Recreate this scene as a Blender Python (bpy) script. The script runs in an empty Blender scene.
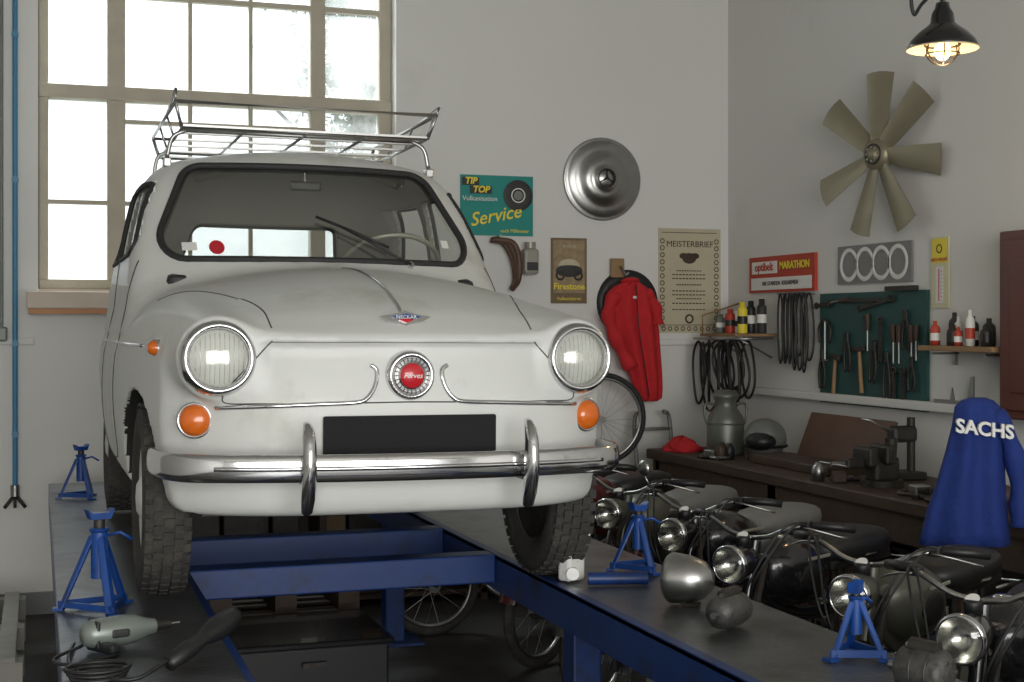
import bpy, bmesh, math, random
import numpy as np
from mathutils import Vector, Matrix
random.seed(7); np.random.seed(3)
pi=math.pi
SC=bpy.context.scene
def link(o): SC.collection.objects.link(o)

# ------------------------------------------------------------ materials
def mat(name,col,rough=.5,metal=0.,var=0.,vs=5.,bump=0,bs=40.,coat=0,emit=None,es=1.,dirt=None,ds=3.,dt=.55,trans=0.):
    m=bpy.data.materials.new(name); m.use_nodes=True
    n=m.node_tree.nodes; l=m.node_tree.links; p=n['Principled BSDF']
    c=(*col,1)
    p.inputs['Base Color'].default_value=c
    p.inputs['Roughness'].default_value=rough; p.inputs['Metallic'].default_value=metal
    p.inputs['Coat Weight'].default_value=coat
    if trans: p.inputs['Transmission Weight'].default_value=trans
    if emit: p.inputs['Emission Color'].default_value=(*emit,1); p.inputs['Emission Strength'].default_value=es
    tc=n.new('ShaderNodeTexCoord'); out=None
    if var>0:
        nz=n.new('ShaderNodeTexNoise'); nz.inputs['Scale'].default_value=vs; nz.inputs['Detail'].default_value=6
        l.new(tc.outputs['Object'],nz.inputs['Vector'])
        mx=n.new('ShaderNodeMix'); mx.data_type='RGBA'
        mx.inputs[6].default_value=(*[max(0,x*(1-var)) for x in col],1)
        mx.inputs[7].default_value=(*[min(1,x*(1+var)) for x in col],1)
        l.new(nz.outputs['Fac'],mx.inputs[0]); out=mx.outputs[2]
    if dirt:
        nz=n.new('ShaderNodeTexNoise'); nz.inputs['Scale'].default_value=ds; nz.inputs['Detail'].default_value=9; nz.inputs['Roughness'].default_value=.65
        l.new(tc.outputs['Object'],nz.inputs['Vector'])
        r=n.new('ShaderNodeMapRange'); r.inputs[1].default_value=dt; r.inputs[2].default_value=dt+.2
        l.new(nz.outputs['Fac'],r.inputs[0])
        mx=n.new('ShaderNodeMix'); mx.data_type='RGBA'
        if out: l.new(out,mx.inputs[6])
        else: mx.inputs[6].default_value=c
        mx.inputs[7].default_value=(*dirt,1); l.new(r.outputs[0],mx.inputs[0]); out=mx.outputs[2]
    if out: l.new(out,p.inputs['Base Color'])
    if bump>0:
        nz=n.new('ShaderNodeTexNoise'); nz.inputs['Scale'].default_value=bs; nz.inputs['Detail'].default_value=5
        l.new(tc.outputs['Object'],nz.inputs['Vector'])
        b=n.new('ShaderNodeBump'); b.inputs['Strength'].default_value=bump; b.inputs['Distance'].default_value=.02
        l.new(nz.outputs['Fac'],b.inputs['Height']); l.new(b.outputs[0],p.inputs['Normal'])
    return m
def glassmat(name,col=(1,1,1),refl=.12,rough=.02,haze=0.):
    m=bpy.data.materials.new(name); m.use_nodes=True
    n=m.node_tree.nodes; l=m.node_tree.links; n.remove(n['Principled BSDF'])
    t=n.new('ShaderNodeBsdfTransparent'); t.inputs[0].default_value=(*col,1)
    g=n.new('ShaderNodeBsdfGlossy'); g.inputs['Roughness'].default_value=rough
    lw=n.new('ShaderNodeLayerWeight'); lw.inputs[0].default_value=.35
    r=n.new('ShaderNodeMapRange'); r.inputs[3].default_value=refl*.5; r.inputs[4].default_value=min(1,refl*4)
    l.new(lw.outputs['Fresnel'],r.inputs[0])
    base=t.outputs[0]
    if haze:
        tr=n.new('ShaderNodeBsdfTranslucent');tr.inputs[0].default_value=(.95,.97,.95,1)
        tc=n.new('ShaderNodeTexCoord');nz=n.new('ShaderNodeTexNoise');nz.inputs['Scale'].default_value=3.5;nz.inputs['Detail'].default_value=8
        l.new(tc.outputs['Object'],nz.inputs['Vector']);mr=n.new('ShaderNodeMapRange');mr.inputs[1].default_value=.35;mr.inputs[2].default_value=.7;mr.inputs[3].default_value=haze*.5;mr.inputs[4].default_value=haze*1.4
        l.new(nz.outputs['Fac'],mr.inputs[0]);m2=n.new('ShaderNodeMixShader');l.new(mr.outputs[0],m2.inputs[0]);l.new(t.outputs[0],m2.inputs[1]);l.new(tr.outputs[0],m2.inputs[2]);base=m2.outputs[0]
    mx=n.new('ShaderNodeMixShader'); l.new(r.outputs[0],mx.inputs[0]); l.new(base,mx.inputs[1]); l.new(g.outputs[0],mx.inputs[2])
    l.new(mx.outputs[0],n['Material Output'].inputs[0]); return m

PAINT=mat('car_paint',(.595,.605,.58),.42,0,.06,2.5,coat=.07,dirt=(.45,.435,.385),ds=3.4,dt=.55)
INTER=mat('car_lining',(.34,.33,.29),.8,0,.1,4)
BLACKU=mat('underbody',(.018,.017,.016),.8,0,.3,8)
CHROME=mat('chrome',(.66,.66,.67),.13,1,.10,6,dirt=(.30,.28,.25),ds=20,dt=.58)
CHROME2=mat('dull_chrome',(.42,.42,.41),.32,1,.2,9)
RUB=mat('rubber',(.02,.02,.021),.65,0,.3,10,bump=.2,bs=60)
TYRE=mat('tyre_rubber',(.040,.037,.034),.85,0,.35,14,bump=.3,bs=80,dirt=(.085,.078,.065),ds=9,dt=.5)
BLK=mat('black_plastic',(.013,.013,.014),.45)
PLB=mat('plate_black',(.008,.008,.009),.9)
SEAM=mat('seam_dark',(.08,.078,.07),.8)
WALL=mat('wall_plaster',(.69,.685,.66),.9,0,.03,1.2,bump=.05,bs=14,dirt=(.61,.60,.565),ds=.9,dt=.6)
CEIL=mat('ceiling_paint',(.55,.54,.5),.9,0,.04,2)
FLOOR=mat('floor_concrete',(.045,.042,.038),.7,0,.35,3,bump=.15,bs=20,dirt=(.02,.018,.016),ds=1.5,dt=.5)
WOODW=mat('window_wood',(.44,.40,.32),.65,0,.15,8,bump=.15,bs=30)
SILLT=mat('sill_top',(.58,.49,.41),.6,0,.15,6)
SILL=mat('sill_wood',(.42,.18,.06),.5,0,.3,6)
BLUE=mat('blue_enamel',(.008,.055,.25),.40,0,.2,8,dirt=(.015,.02,.05),ds=10,dt=.54)
BLUE2=mat('blue_frame_paint',(.008,.038,.17),.42,0,.25,6,dirt=(.012,.016,.03),ds=6,dt=.52)
LBLUE=mat('light_blue_pipe',(.04,.20,.36),.45,0,.1,5)
PLATE=mat('runway_steel',(.12,.128,.135),.33,.5,.3,6,bump=.1,bs=60,dirt=(.04,.036,.032),ds=5,dt=.48)
STEEL=mat('steel',(.38,.38,.37),.35,1,.25,10)
ALU=mat('engine_alloy',(.10,.10,.097),.5,.6,.4,12,bump=.2,bs=60,dirt=(.025,.022,.018),ds=14,dt=.48)
DSTEEL=mat('dark_steel',(.05,.046,.042),.5,.6,.4,12,bump=.2,bs=50)
GREYP=mat('grey_paint',(.17,.18,.17),.45,.2,.2,8)
DRILLM=mat('drill_alloy',(.24,.27,.25),.4,.4,.15,12)
AMBER=mat('amber_lens',(.62,.13,.01),.2,0,.12,60,coat=.5)
REDM=mat('red_lens',(.5,.015,.025),.25,coat=.5)
GLASS=glassmat('car_glass',(.93,.95,.93),.07)
WGLASS=glassmat('window_glass',(.93,.96,.97),.05,.1,haze=.19)
LENS=glassmat('lens_glass',(.96,.96,.94),.16,.10)
REFL=mat('reflector',(.64,.64,.60),.2,1,.1,50)
TEAL=mat('poster_teal',(.0,.24,.21),.5)
YEL=mat('poster_yellow',(.80,.66,.05),.5)
WHITE=mat('white_print',(.75,.75,.72),.5)
INK=mat('ink',(.03,.03,.03),.6)
CREAM=mat('parchment',(.50,.45,.32),.8,0,.1,9,dirt=(.42,.36,.24),ds=8,dt=.6)
BROWNP=mat('brown_print',(.16,.11,.06),.6,0,.4,20)
REDC=mat('red_cloth',(.50,.014,.020),.85,0,.2,14,bump=.4,bs=25)
BLUEC=mat('blue_cloth',(.007,.028,.18),.85,0,.25,10,bump=.4,bs=25)
FANM=mat('fan_metal',(.255,.23,.16),.42,.45,.2,7)
GREEN=mat('board_green',(.018,.075,.07),.6,0,.15,8)
REDP=mat('red_print',(.45,.05,.025),.5)
WOOD=mat('wood',(.28,.17,.08),.6,0,.35,7,bump=.2,bs=30)
DWOOD=mat('dark_wood',(.055,.033,.02),.6,0,.4,7,bump=.2,bs=30)
REDW=mat('cabinet_wood',(.10,.024,.014),.45,0,.25,6)
GREYW=mat('pallet_wood',(.30,.29,.26),.8,0,.25,9,bump=.2,bs=40)
LEATH=mat('brown_leather',(.10,.05,.028),.5,0,.3,10)
TANK=mat('milkcan_metal',(.17,.18,.16),.45,.6,.3,7)
OLIVE=mat('olive_paint',(.10,.10,.08),.35,.3,.2,8)
BLKP=mat('black_enamel',(.010,.010,.012),.22,0,coat=.6)
MARO=mat('maroon_enamel',(.09,.015,.015),.25,0,coat=.5)
BEIGE=mat('beige_enamel',(.30,.29,.24),.3,0,.1,6,coat=.4)
GREYSEAT=mat('grey_vinyl',(.17,.17,.16),.55,0,.15,10)
BULB=mat('bulb_glow',(1,.7,.3),.3,emit=(1,.60,.22),es=9)
SHIN=mat('shade_inner',(.75,.62,.42),.5)
LEAF=mat('leaf',(.10,.135,.085),.7,0,.5,3)
BARK=mat('bark',(.14,.13,.11),.8,0,.3,6)
GRASS=mat('ground_outside',(.4,.42,.38),.9)
CARDB=mat('cardboard',(.20,.14,.08),.8,0,.2,5)

# ------------------------------------------------------------ geometry builder
def spl(pts,n=8,closed=False):
    P=[Vector(p) for p in pts]; out=[]; N=len(P); rng=N if closed else N-1
    for i in range(rng):
        p1=P[i];p2=P[(i+1)%N]
        p0=P[i-1] if (i>0 or closed) else p1*2-p2
        p3=P[(i+2)%N] if (i+2<N or closed) else p2*2-p1
        for k in range(n):
            t=k/n
            out.append(.5*((2*p1)+(p2-p0)*t+(2*p0-5*p1+4*p2-p3)*t*t+(3*p1-p0-3*p2+p3)*t**3))
    if not closed: out.append(P[-1].copy())
    return out
def basis(ax):
    a=Vector(ax).normalized()
    t=Vector((0,0,1)) if abs(a.z)<.9 else Vector((1,0,0))
    u=t.cross(a).normalized(); v=a.cross(u); return u,v,a
class B:
    def __init__(s,name):
        s.name=name;s.v=[];s.f=[];s.m=[];s.s=[];s.mats=[];s.M=Matrix.Identity(4)
    def add(s,vs,fs,mt,smooth=False):
        if mt not in s.mats: s.mats.append(mt)
        k=s.mats.index(mt);o=len(s.v);M=s.M
        s.v+= [M@Vector(p) for p in vs]
        for f in fs: s.f.append([i+o for i in f]);s.m.append(k);s.s.append(smooth)
    def box(s,c,sz,mt,rot=None,bev=0.):
        hx,hy,hz=[q/2 for q in sz]
        if bev>0:
            bm=bmesh.new();bmesh.ops.create_cube(bm,size=1)
            for v in bm.verts: v.co=Vector((v.co.x*sz[0],v.co.y*sz[1],v.co.z*sz[2]))
            bmesh.ops.bevel(bm,geom=bm.edges[:],offset=min(bev,.45*min(sz)),segments=2,affect='EDGES',profile=.5)
            bm.verts.ensure_lookup_table(); bm.verts.index_update()
            vs=[v.co.copy() for v in bm.verts];fs=[[v.index for v in f.verts] for f in bm.faces];bm.free()
        else:
            vs=[Vector((x,y,z)) for x in(-hx,hx) for y in(-hy,hy) for z in(-hz,hz)]
            fs=[[0,1,3,2],[4,6,7,5],[0,4,5,1],[2,3,7,6],[0,2,6,4],[1,5,7,3]]
        R=Matrix.Identity(3)
        if rot is not None:
            R=rot.to_3x3() if isinstance(rot,Matrix) else (Matrix.Rotation(rot[2],3,'Z')@Matrix.Rotation(rot[1],3,'Y')@Matrix.Rotation(rot[0],3,'X'))
        c=Vector(c);s.add([R@v+c for v in vs],fs,mt)
    def bx(s,a,b,mt,bev=0.):
        s.box([(p+q)/2 for p,q in zip(a,b)],[abs(q-p) for p,q in zip(a,b)],mt,None,bev)
    def cyl(s,p1,p2,r1,mt,r2=None,n=14,caps=True):
        r2=r1 if r2 is None else r2
        p1=Vector(p1);p2=Vector(p2);u,v,a=basis(p2-p1);vs=[];fs=[]
        for k in range(n):
            d=u*math.cos(2*pi*k/n)+v*math.sin(2*pi*k/n);vs+=[p1+d*r1,p2+d*r2]
        for k in range(n):
            j=(k+1)%n;fs.append([2*k,2*j,2*j+1,2*k+1])
        s.add(vs,fs,mt,True)
        if caps: s.add([vs[2*k] for k in range(n)][::-1]+[vs[2*k+1] for k in range(n)],[list(range(n)),list(range(n,2*n))],mt)
    def tube(s,pts,r,mt,n=8,closed=False,caps=True):
        P=[Vector(p) for p in pts];N=len(P);rr=r if isinstance(r,(list,tuple)) else [r]*N
        T=[]
        for i in range(N):
            a=P[(i-1)%N] if (closed or i>0) else P[i]; b=P[(i+1)%N] if (closed or i<N-1) else P[i]
            d=b-a; T.append(d.normalized() if d.length>1e-9 else Vector((0,0,1)))
        u,_,_=basis(T[0]);vs=[];fs=[]
        for i in range(N):
            u=(u-T[i]*u.dot(T[i]));u=u.normalized() if u.length>1e-6 else basis(T[i])[0]
            w=T[i].cross(u)
            for k in range(n):
                th=2*pi*k/n;vs.append(P[i]+(u*math.cos(th)+w*math.sin(th))*rr[i])
        for i in range(N if closed else N-1):
            j=(i+1)%N
            for k in range(n):
                k2=(k+1)%n;fs.append([i*n+k,i*n+k2,j*n+k2,j*n+k])
        if caps and not closed: fs.append(list(range(n))[::-1]);fs.append([(N-1)*n+k for k in range(n)])
        s.add(vs,fs,mt,True)
    def lathe(s,prof,o,ax,mt,n=28):
        u,v,a=basis(ax);o=Vector(o);vs=[];fs=[];L=len(prof)
        for k in range(n):
            d=u*math.cos(2*pi*k/n)+v*math.sin(2*pi*k/n)
            for r,h in prof: vs.append(o+d*r+a*h)
        for k in range(n):
            j=(k+1)%n
            for i in range(L-1): fs.append([k*L+i,j*L+i,j*L+i+1,k*L+i+1])
        s.add(vs,fs,mt,True)
    def torus(s,o,ax,R,r,mt,n=32,m=8,sx=1.):
        prof=[(R+r*math.cos(2*pi*k/m),r*sx*math.sin(2*pi*k/m)) for k in range(m+1)];s.lathe(prof,o,ax,mt,n)
    def sph(s,c,r,mt,nu=18,nv=10,R=None,pw=1.):
        r=(r,r,r) if not isinstance(r,(tuple,list)) else r;vs=[];fs=[];c=Vector(c)
        sg=lambda x:math.copysign(abs(x)**pw,x)
        for i in range(nv+1):
            ph=pi*i/nv-pi/2
            for k in range(nu):
                th=2*pi*k/nu
                p=Vector((r[0]*sg(math.cos(ph))*sg(math.cos(th)),r[1]*sg(math.cos(ph))*sg(math.sin(th)),r[2]*sg(math.sin(ph))))
                if R is not None:p=R@p
                vs.append(c+p)
        for i in range(nv):
            for k in range(nu):
                j=(k+1)%nu;fs.append([i*nu+k,i*nu+j,(i+1)*nu+j,(i+1)*nu+k])
        s.add(vs,fs,mt,True)
    def prism(s,poly,o,u,v,th,mt,smooth=False):
        o=Vector(o);u=Vector(u);v=Vector(v);n=u.cross(v).normalized();N=len(poly)
        a=[o+u*x+v*y for x,y in poly];b=[p+n*th for p in a]
        s.add(a+b,[list(range(N))[::-1],list(range(N,2*N))]+[[i,(i+1)%N,(i+1)%N+N,i+N] for i in range(N)],mt)
    def sweep(s,path,sec,mt,taper=None):
        P=[Vector(p) for p in path];N=len(P);m=len(sec);vs=[];fs=[];up=Vector((0,0,1))
        for i in range(N):
            t=(P[min(i+1,N-1)]-P[max(i-1,0)]).normalized();n=t.cross(up).normalized();k=taper[i] if taper else 1
            for a,b in sec: vs.append(P[i]+n*a*k+up*b*k)
        for i in range(N-1):
            for k in range(m):
                j=(k+1)%m;fs.append([i*m+k,i*m+j,(i+1)*m+j,(i+1)*m+k])
        fs.append(list(range(m))[::-1]);fs.append([(N-1)*m+k for k in range(m)])
        s.add(vs,fs,mt,True)
    def loft(s,rings,mt):
        m=len(rings[0]);vs=[p for r in rings for p in r];fs=[]
        for i in range(len(rings)-1):
            for k in range(m):
                j=(k+1)%m;fs.append([i*m+k,i*m+j,(i+1)*m+j,(i+1)*m+k])
        fs.append(list(range(m))[::-1]);fs.append([(len(rings)-1)*m+k for k in range(m)])
        s.add(vs,fs,mt,True)
    def text(s,st,size,o,u,v,mt,ext=.001,align='CENTER',shear=0.,bold=0.):
        c=bpy.data.curves.new('t','FONT');c.body=st;c.size=size;c.extrude=ext;c.align_x=align;c.align_y='CENTER';c.shear=shear;c.offset=bold;c.resolution_u=3
        ob=bpy.data.objects.new('t',c);link(ob);bpy.context.view_layer.update()
        me=bpy.data.meshes.new_from_object(ob.evaluated_get(bpy.context.evaluated_depsgraph_get()))
        o=Vector(o);u=Vector(u).normalized();v=Vector(v).normalized();n=u.cross(v)
        s.add([o+u*q.co.x+v*q.co.y+n*q.co.z for q in me.vertices],[list(p.vertices) for p in me.polygons],mt)
        bpy.data.objects.remove(ob);bpy.data.curves.remove(c);bpy.data.meshes.remove(me)
    def done(s,parent=None):
        me=bpy.data.meshes.new(s.name);me.from_pydata([tuple(p) for p in s.v],[],s.f)
        for m in s.mats: me.materials.append(m)
        me.polygons.foreach_set('material_index',s.m);me.polygons.foreach_set('use_smooth',s.s)
        me.update()
        o=bpy.data.objects.new(s.name,me);link(o)
        if parent:o.parent=parent
        return o
def empty(name):
    e=bpy.data.objects.new(name,None);link(e);return e
def rc(w,h,r,n=5):
    out=[]
    for cx,cy,a0 in((w/2-r,h/2-r,0),(-w/2+r,h/2-r,pi/2),(-w/2+r,-h/2+r,pi),(w/2-r,-h/2+r,1.5*pi)):
        for k in range(n+1):
            a=a0+pi/2*k/n;out.append((cx+r*math.cos(a),cy+r*math.sin(a)))
    return out

# ------------------------------------------------------------ room
YB=8.2;XR=4.264;XL=-3.2;YF=-4.;H=4.2
b=B('wall_back')
b.bx((XL-.3,YB,0),(0,YB+.38,H),WALL);b.bx((2.04,YB,0),(XR+.3,YB+.38,H),WALL)
b.bx((0,YB,0),(2.04,YB+.38,1.78),WALL);b.bx((0,YB,4.05),(2.04,YB+.38,H),WALL);b.done()
b=B('wall_right');b.bx((XR,YF,0),(XR+.3,YB,H),WALL);b.done()
b=B('wall_left');b.bx((XL-.3,YF,0),(XL,YB,H),WALL);b.done()
b=B('wall_front');b.bx((XL-.3,YF-.3,3.5),(XR+.3,YF,H),WALL);b.bx((XL-.3,YF-.3,0),(-2.4,YF,3.5),WALL);b.bx((3.4,YF-.3,0),(XR+.3,YF,3.5),WALL);b.done()
b=B('floor');b.bx((XL-.3,YF-.3,-.1),(XR+.3,YB+.38,0),FLOOR);b.done()
b=B('ceiling');b.bx((XL-.3,YF-.3,H),(XR+.3,YB+.38,H+.1),CEIL);b.done()
b=B('ground_outside');b.bx((-30,YB+.4,-.25),(30,40,-.15),GRASS);b.bx((-30,-30,-.25),(30,YF-.3,-.15),GRASS);b.done()
b=B('trim_rail_back')
b.bx((XL,YB-.022,1.49),(-.02,YB-.001,1.53),WALL,.006);b.bx((2.1,YB-.022,1.47),(XR-.02,YB-.001,1.51),WALL,.006);b.done()
b=B('trim_ledge_right');b.bx((XR-.07,4.2,1.17),(XR-.001,YB-.1,1.215),WALL,.008);b.done()
b=B('baseboard_back');b.bx((XL,YB-.03,0),(.3,YB-.001,.12),GREYP);b.done()
# window
b=B('window_1');yw=YB+.12
def vb(x0,x1,z0=1.8,z1=4.05,t=.07): b.bx((x0,yw,z0),(x1,yw+t,z1),WOODW,.008)
vb(0.0,.055,t=.1);vb(1.965,2.04,t=.1);vb(.375,.475,t=.1);vb(1.545,1.635,t=.1)
for x in (.84,1.19): vb(x-.012,x+.012,t=.04)
b.bx((0,yw-.02,2.885),(2.04,yw+.1,2.965),WOODW,.01);b.bx((0,yw-.01,1.8),(2.04,yw+.1,1.86),WOODW,.01)
for x0,x1 in((.05,.38),(.47,1.55),(1.63,1.97)): b.bx((x0,yw+.02,2.288),(x1,yw+.06,2.312),WOODW)
b.bx((.47,yw+.02,3.485),(1.97,yw+.06,3.515),WOODW)
b.bx((1.63,yw+.02,2.62),(1.97,yw+.06,2.64),WOODW);b.bx((.47,yw+.02,2.76),(1.55,yw+.06,2.782),WOODW)
b.bx((0.02,yw+.045,1.84),(2.02,yw+.049,4.04),WGLASS);b.done()
b=B('trim_window_sill');b.bx((-.06,YB-.13,1.69),(2.08,YB-.001,1.785),SILLT,.008);b.bx((.001,YB-.002,1.781),(2.039,YB+.118,1.80),SILLT);b.bx((-.05,YB-.125,1.662),(2.07,YB-.001,1.69),SILL);b.done()
# tree outside
b=B('tree')
b.tube([(3.2,13.5,-.2),(3.1,13.5,2),(3.0,13.4,4)],[.16,.12,.08],BARK,10)
for a in range(9):
    e=Vector((3.0+random.uniform(-1.1,1.2),13.4+random.uniform(-.8,.8),4.6+random.uniform(-.9,1.4)))
    b.tube([(3.05,13.45,2.4+a*.2),e],[.04,.012],BARK,6)
vs=[];fs=[]
for i in range(15000):
    c=Vector((3.25,13.4,4.6))
    while True:
        d=Vector([random.uniform(-1,1) for _ in range(3)])
        if d.length<1: break
    k=.45+.55*random.random();cl=Vector((1.25*d.x*k,1.2*d.y*k,2.4*d.z*k))
    p=c+cl;u=Vector([random.gauss(0,1) for _ in range(3)]).normalized()*.036;w=Vector([random.gauss(0,1) for _ in range(3)]).normalized()*.036
    o=len(vs);vs+=[p-u,p-w*.7,p+u,p+w*.7];fs.append([o,o+1,o+2,o+3])
b.add(vs,fs,LEAF);b.done()

# ------------------------------------------------------------ car (local: x lateral, y from nose to tail, z from ground)
def curve(keys):
    P=spl([(k[0],k[1],0) for k in keys],16);xs=np.array([p.x for p in P]);ys=np.array([p.y for p in P])
    o=np.argsort(xs);xs=xs[o];ys=ys[o];return lambda s:np.interp(s,xs,ys)
def smax(a,b_,k):
    h=np.maximum(k-np.abs(a-b_),0)/k;return np.maximum(a,b_)+h*h*k*.25
def smin(a,b_,k): return -smax(-a,-b_,k)
Wc=curve([(-.3,.575),(0,.595),(.2,.636),(.35,.660),(.6,.692),(.9,.715),(1.5,.722),(2.2,.72),(2.8,.705),(3.3,.62),(3.6,.58)])
ZT=curve([(-.3,.60),(-.1,.69),(.03,.770),(.10,.815),(.2,.868),(.4,.930),(.7,.980),(1.0,1.0),(1.3,1.005),(2.5,1.01),(2.8,.97),(3.0,.91),(3.2,.80),(3.5,.55)])
CR=curve([(-.3,.04),(0,.05),(.15,.13),(.4,.25),(.7,.27),(3.5,.27)])
RZ=curve([(.8,1.0),(1.2,1.25),(1.4,1.385),(1.6,1.455),(1.8,1.485),(2.1,1.49),(2.4,1.46),(2.7,1.38),(3.2,1.2)])
XF=curve([(0,.510),(.15,.512),(.5,.538),(1.0,.56),(1.5,.565)]);RF=curve([(0,.106),(.15,.112),(.5,.135),(1.0,.13),(1.5,.11)])
def body(x,s,z):
    ax=np.abs(x)
    side=ax-(Wc(s)-.05*((z-.58)/.35)**2)
    top=(z-(ZT(s)-CR(s)*ax**2))*.85
    lip=.016*np.clip((.768-z)/.018,0,1)*np.clip((.42-ax)/.05,0,1)*np.clip((z-.60)/.12,0,1)
    front=(.032+.25*(ax/.66)**4+.022*(np.abs(z-.55)/.3)**2+lip)-s
    rear=s-(3.28-.3*(ax/.66)**4-.6*np.maximum(z-.55,0)**2)
    f=smax(side,top,.16);f=smax(f,front,.014);f=smax(f,rear,.15);f=smax(f,.29-z,.05)
    t=np.sqrt((ax-XF(s))**2+((z-.718)*.95)**2)-RF(s)
    t=smax(t,.09-s,.03);t=smax(t,s-1.2,.3)
    f=smin(f,t,.04)
    g=ax-(.665-.12*(z-1.0)-.22*(z-1.0)**2)
    g=smax(g,(z-(RZ(s)-.24*ax**2))*.9,.11)
    g=smax(g,(1.17+1.0*(z-1.03)+.5*ax**2-s)*.7,.06)
    g=smax(g,(s-(2.98-1.2*(z-1.0)-.3*ax**2))*.64,.15)
    g=np.maximum(g,.8-z)
    return smin(f,g,.045)
def polysd(pts,r):
    def F(u,v):
        n=len(pts);d=np.full(np.broadcast(u,v).shape,1e9);ins=np.zeros(d.shape,bool)
        for i in range(n):
            ax,ay=pts[i];bx,by=pts[(i+1)%n];ex,ey=bx-ax,by-ay;wx,wy=u-ax,v-ay
            t=np.clip((wx*ex+wy*ey)/(ex*ex+ey*ey),0,1)
            d=np.minimum(d,(wx-ex*t)**2+(wy-ey*t)**2)
            c=((ay>v)!=(by>v))&(u<(bx-ax)*(v-ay)/((by-ay) if by!=ay else 1e-9)+ax)
            ins^=c
        d=np.sqrt(d);return np.where(ins,-d,d)-r
    return F
WSP=[(-.475,1.12),(.475,1.12),(.395,1.315),(-.395,1.315)];WSR=.085
RWP=[(-.31,1.09),(.31,1.09),(.28,1.205),(-.28,1.205)];RWR=.05
DWP=[(1.50,1.09),(2.05,1.09),(2.03,1.30),(1.66,1.30)];DWR=.03
QWP=[(2.17,1.09),(2.60,1.09),(2.40,1.295),(2.17,1.295)];QWR=.03
sWS,sRW,sDW,sQW=polysd(WSP,WSR),polysd(RWP,RWR),polysd(DWP,DWR),polysd(QWP,QWR)
def shell(x,s,z):
    bd=body(x,s,z);inn=bd+.032;ax=np.abs(x)
    c1=np.maximum(np.maximum(inn,.42-z),np.maximum(1.22-s,s-2.28))
    c2=np.maximum(np.maximum(inn,.88-z),np.maximum(1.18-s,s-2.95))
    f=np.maximum(bd,-np.minimum(c1,c2))
    for s0 in (.62,2.62):
        a=np.maximum(np.sqrt((s-s0)**2+(z-.29)**2)-.325,.42-ax);f=np.maximum(f,-a)
    f=np.maximum(f,-np.maximum(sWS(x,z),np.maximum(s-2.0,1.12-s)))
    f=np.maximum(f,-np.maximum(sRW(x,z),2.3-s))
    f=np.maximum(f,-np.maximum(np.minimum(sDW(s,z),sQW(s,z)),.35-ax))
    return f
def surfnets(F,lo,hi,h):
    xs=[np.arange(lo[i],hi[i]+h,h) for i in range(3)]
    V=F(xs[0][:,None,None],xs[1][None,:,None],xs[2][None,None,:]);S=V<0
    cnt=np.zeros([d-1 for d in S.shape],np.int8)
    for i in(0,1):
        for j in(0,1):
            for k in(0,1): cnt+=S[i:S.shape[0]-1+i,j:S.shape[1]-1+j,k:S.shape[2]-1+k]
    A=np.argwhere((cnt>0)&(cnt<8));idx=np.full(cnt.shape,-1,np.int64);idx[A[:,0],A[:,1],A[:,2]]=np.arange(len(A))
    acc=np.zeros((len(A),3));num=np.zeros(len(A))
    C=[(i,j,k) for i in(0,1) for j in(0,1) for k in(0,1)]
    for a in C:
        for q in range(3):
            if a[q]==0:
                e=list(a);e[q]=1
                va=V[A[:,0]+a[0],A[:,1]+a[1],A[:,2]+a[2]];vb_=V[A[:,0]+e[0],A[:,1]+e[1],A[:,2]+e[2]]
                m=(va<0)!=(vb_<0);t=np.where(m,va/(np.where(m,va-vb_,1)),0)
                p=np.array(a,float)[None,:]+t[:,None]*(np.array(e)-np.array(a))[None,:]
                acc+=p*m[:,None];num+=m
    P=A+acc/num[:,None];P=P*h+np.array(lo)[None,:]
    Q=[]
    for q in range(3):
        r1,r2=(q+1)%3,(q+2)%3
        sl0=[slice(None)]*3;sl1=[slice(None)]*3;sl0[q]=slice(0,-1);sl1[q]=slice(1,None)
        s0=S[tuple(sl0)];s1=S[tuple(sl1)];E=np.argwhere(s0!=s1)
        E=E[(E[:,r1]>0)&(E[:,r2]>0)&(E[:,r1]<S.shape[r1]-1)&(E[:,r2]<S.shape[r2]-1)]
        def cid(d1,d2):
            c=E.copy();c[:,r1]+=d1;c[:,r2]+=d2;return idx[c[:,0],c[:,1],c[:,2]]
        f=np.stack([cid(-1,-1),cid(0,-1),cid(0,0),cid(-1,0)],1)
        fl=~s0[E[:,0],E[:,1],E[:,2]];f[fl]=f[fl][:,::-1];Q.append(f)
    return P,np.concatenate(Q)
h=.0098
P,Q=surfnets(shell,(-.80,-.12,.22),(.80,3.45,1.56),h)
for it in range(2):
    e=.001;x,y,z=P.T;f0=shell(x,y,z)
    g=np.stack([(shell(x+e,y,z)-shell(x-e,y,z)),(shell(x,y+e,z)-shell(x,y-e,z)),(shell(x,y,z+e)-shell(x,y,z-e))],1)/(2*e)
    st=(f0/np.maximum((g**2).sum(1),.2))[:,None]*g
    l_=np.linalg.norm(st,axis=1,keepdims=True);st*=np.minimum(1,.4*h/np.maximum(l_,1e-9));P=P-st
OX,OY,OZ=.960,3.68,.79
car=empty('vintage_car')
me=bpy.data.meshes.new('body');nv=len(P);nf=len(Q)
me.vertices.add(nv);me.vertices.foreach_set('co',(P+np.array([OX,OY,OZ])).astype(np.float32).ravel())
me.loops.add(nf*4);me.loops.foreach_set('vertex_index',Q.astype(np.int32).ravel())
me.polygons.add(nf);me.polygons.foreach_set('loop_start',np.arange(0,nf*4,4,dtype=np.int32))
me.update(calc_edges=True)
C=P[Q].mean(1);bv=body(C[:,0],C[:,1],C[:,2]);mi=np.where(bv>-.014,0,1)
arch=np.zeros(nf,bool)
for s0 in(.62,2.62): arch|=(np.hypot(C[:,1]-s0,C[:,2]-.29)<.34)&(np.abs(C[:,0])<.72)&(bv<-.008)
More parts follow.
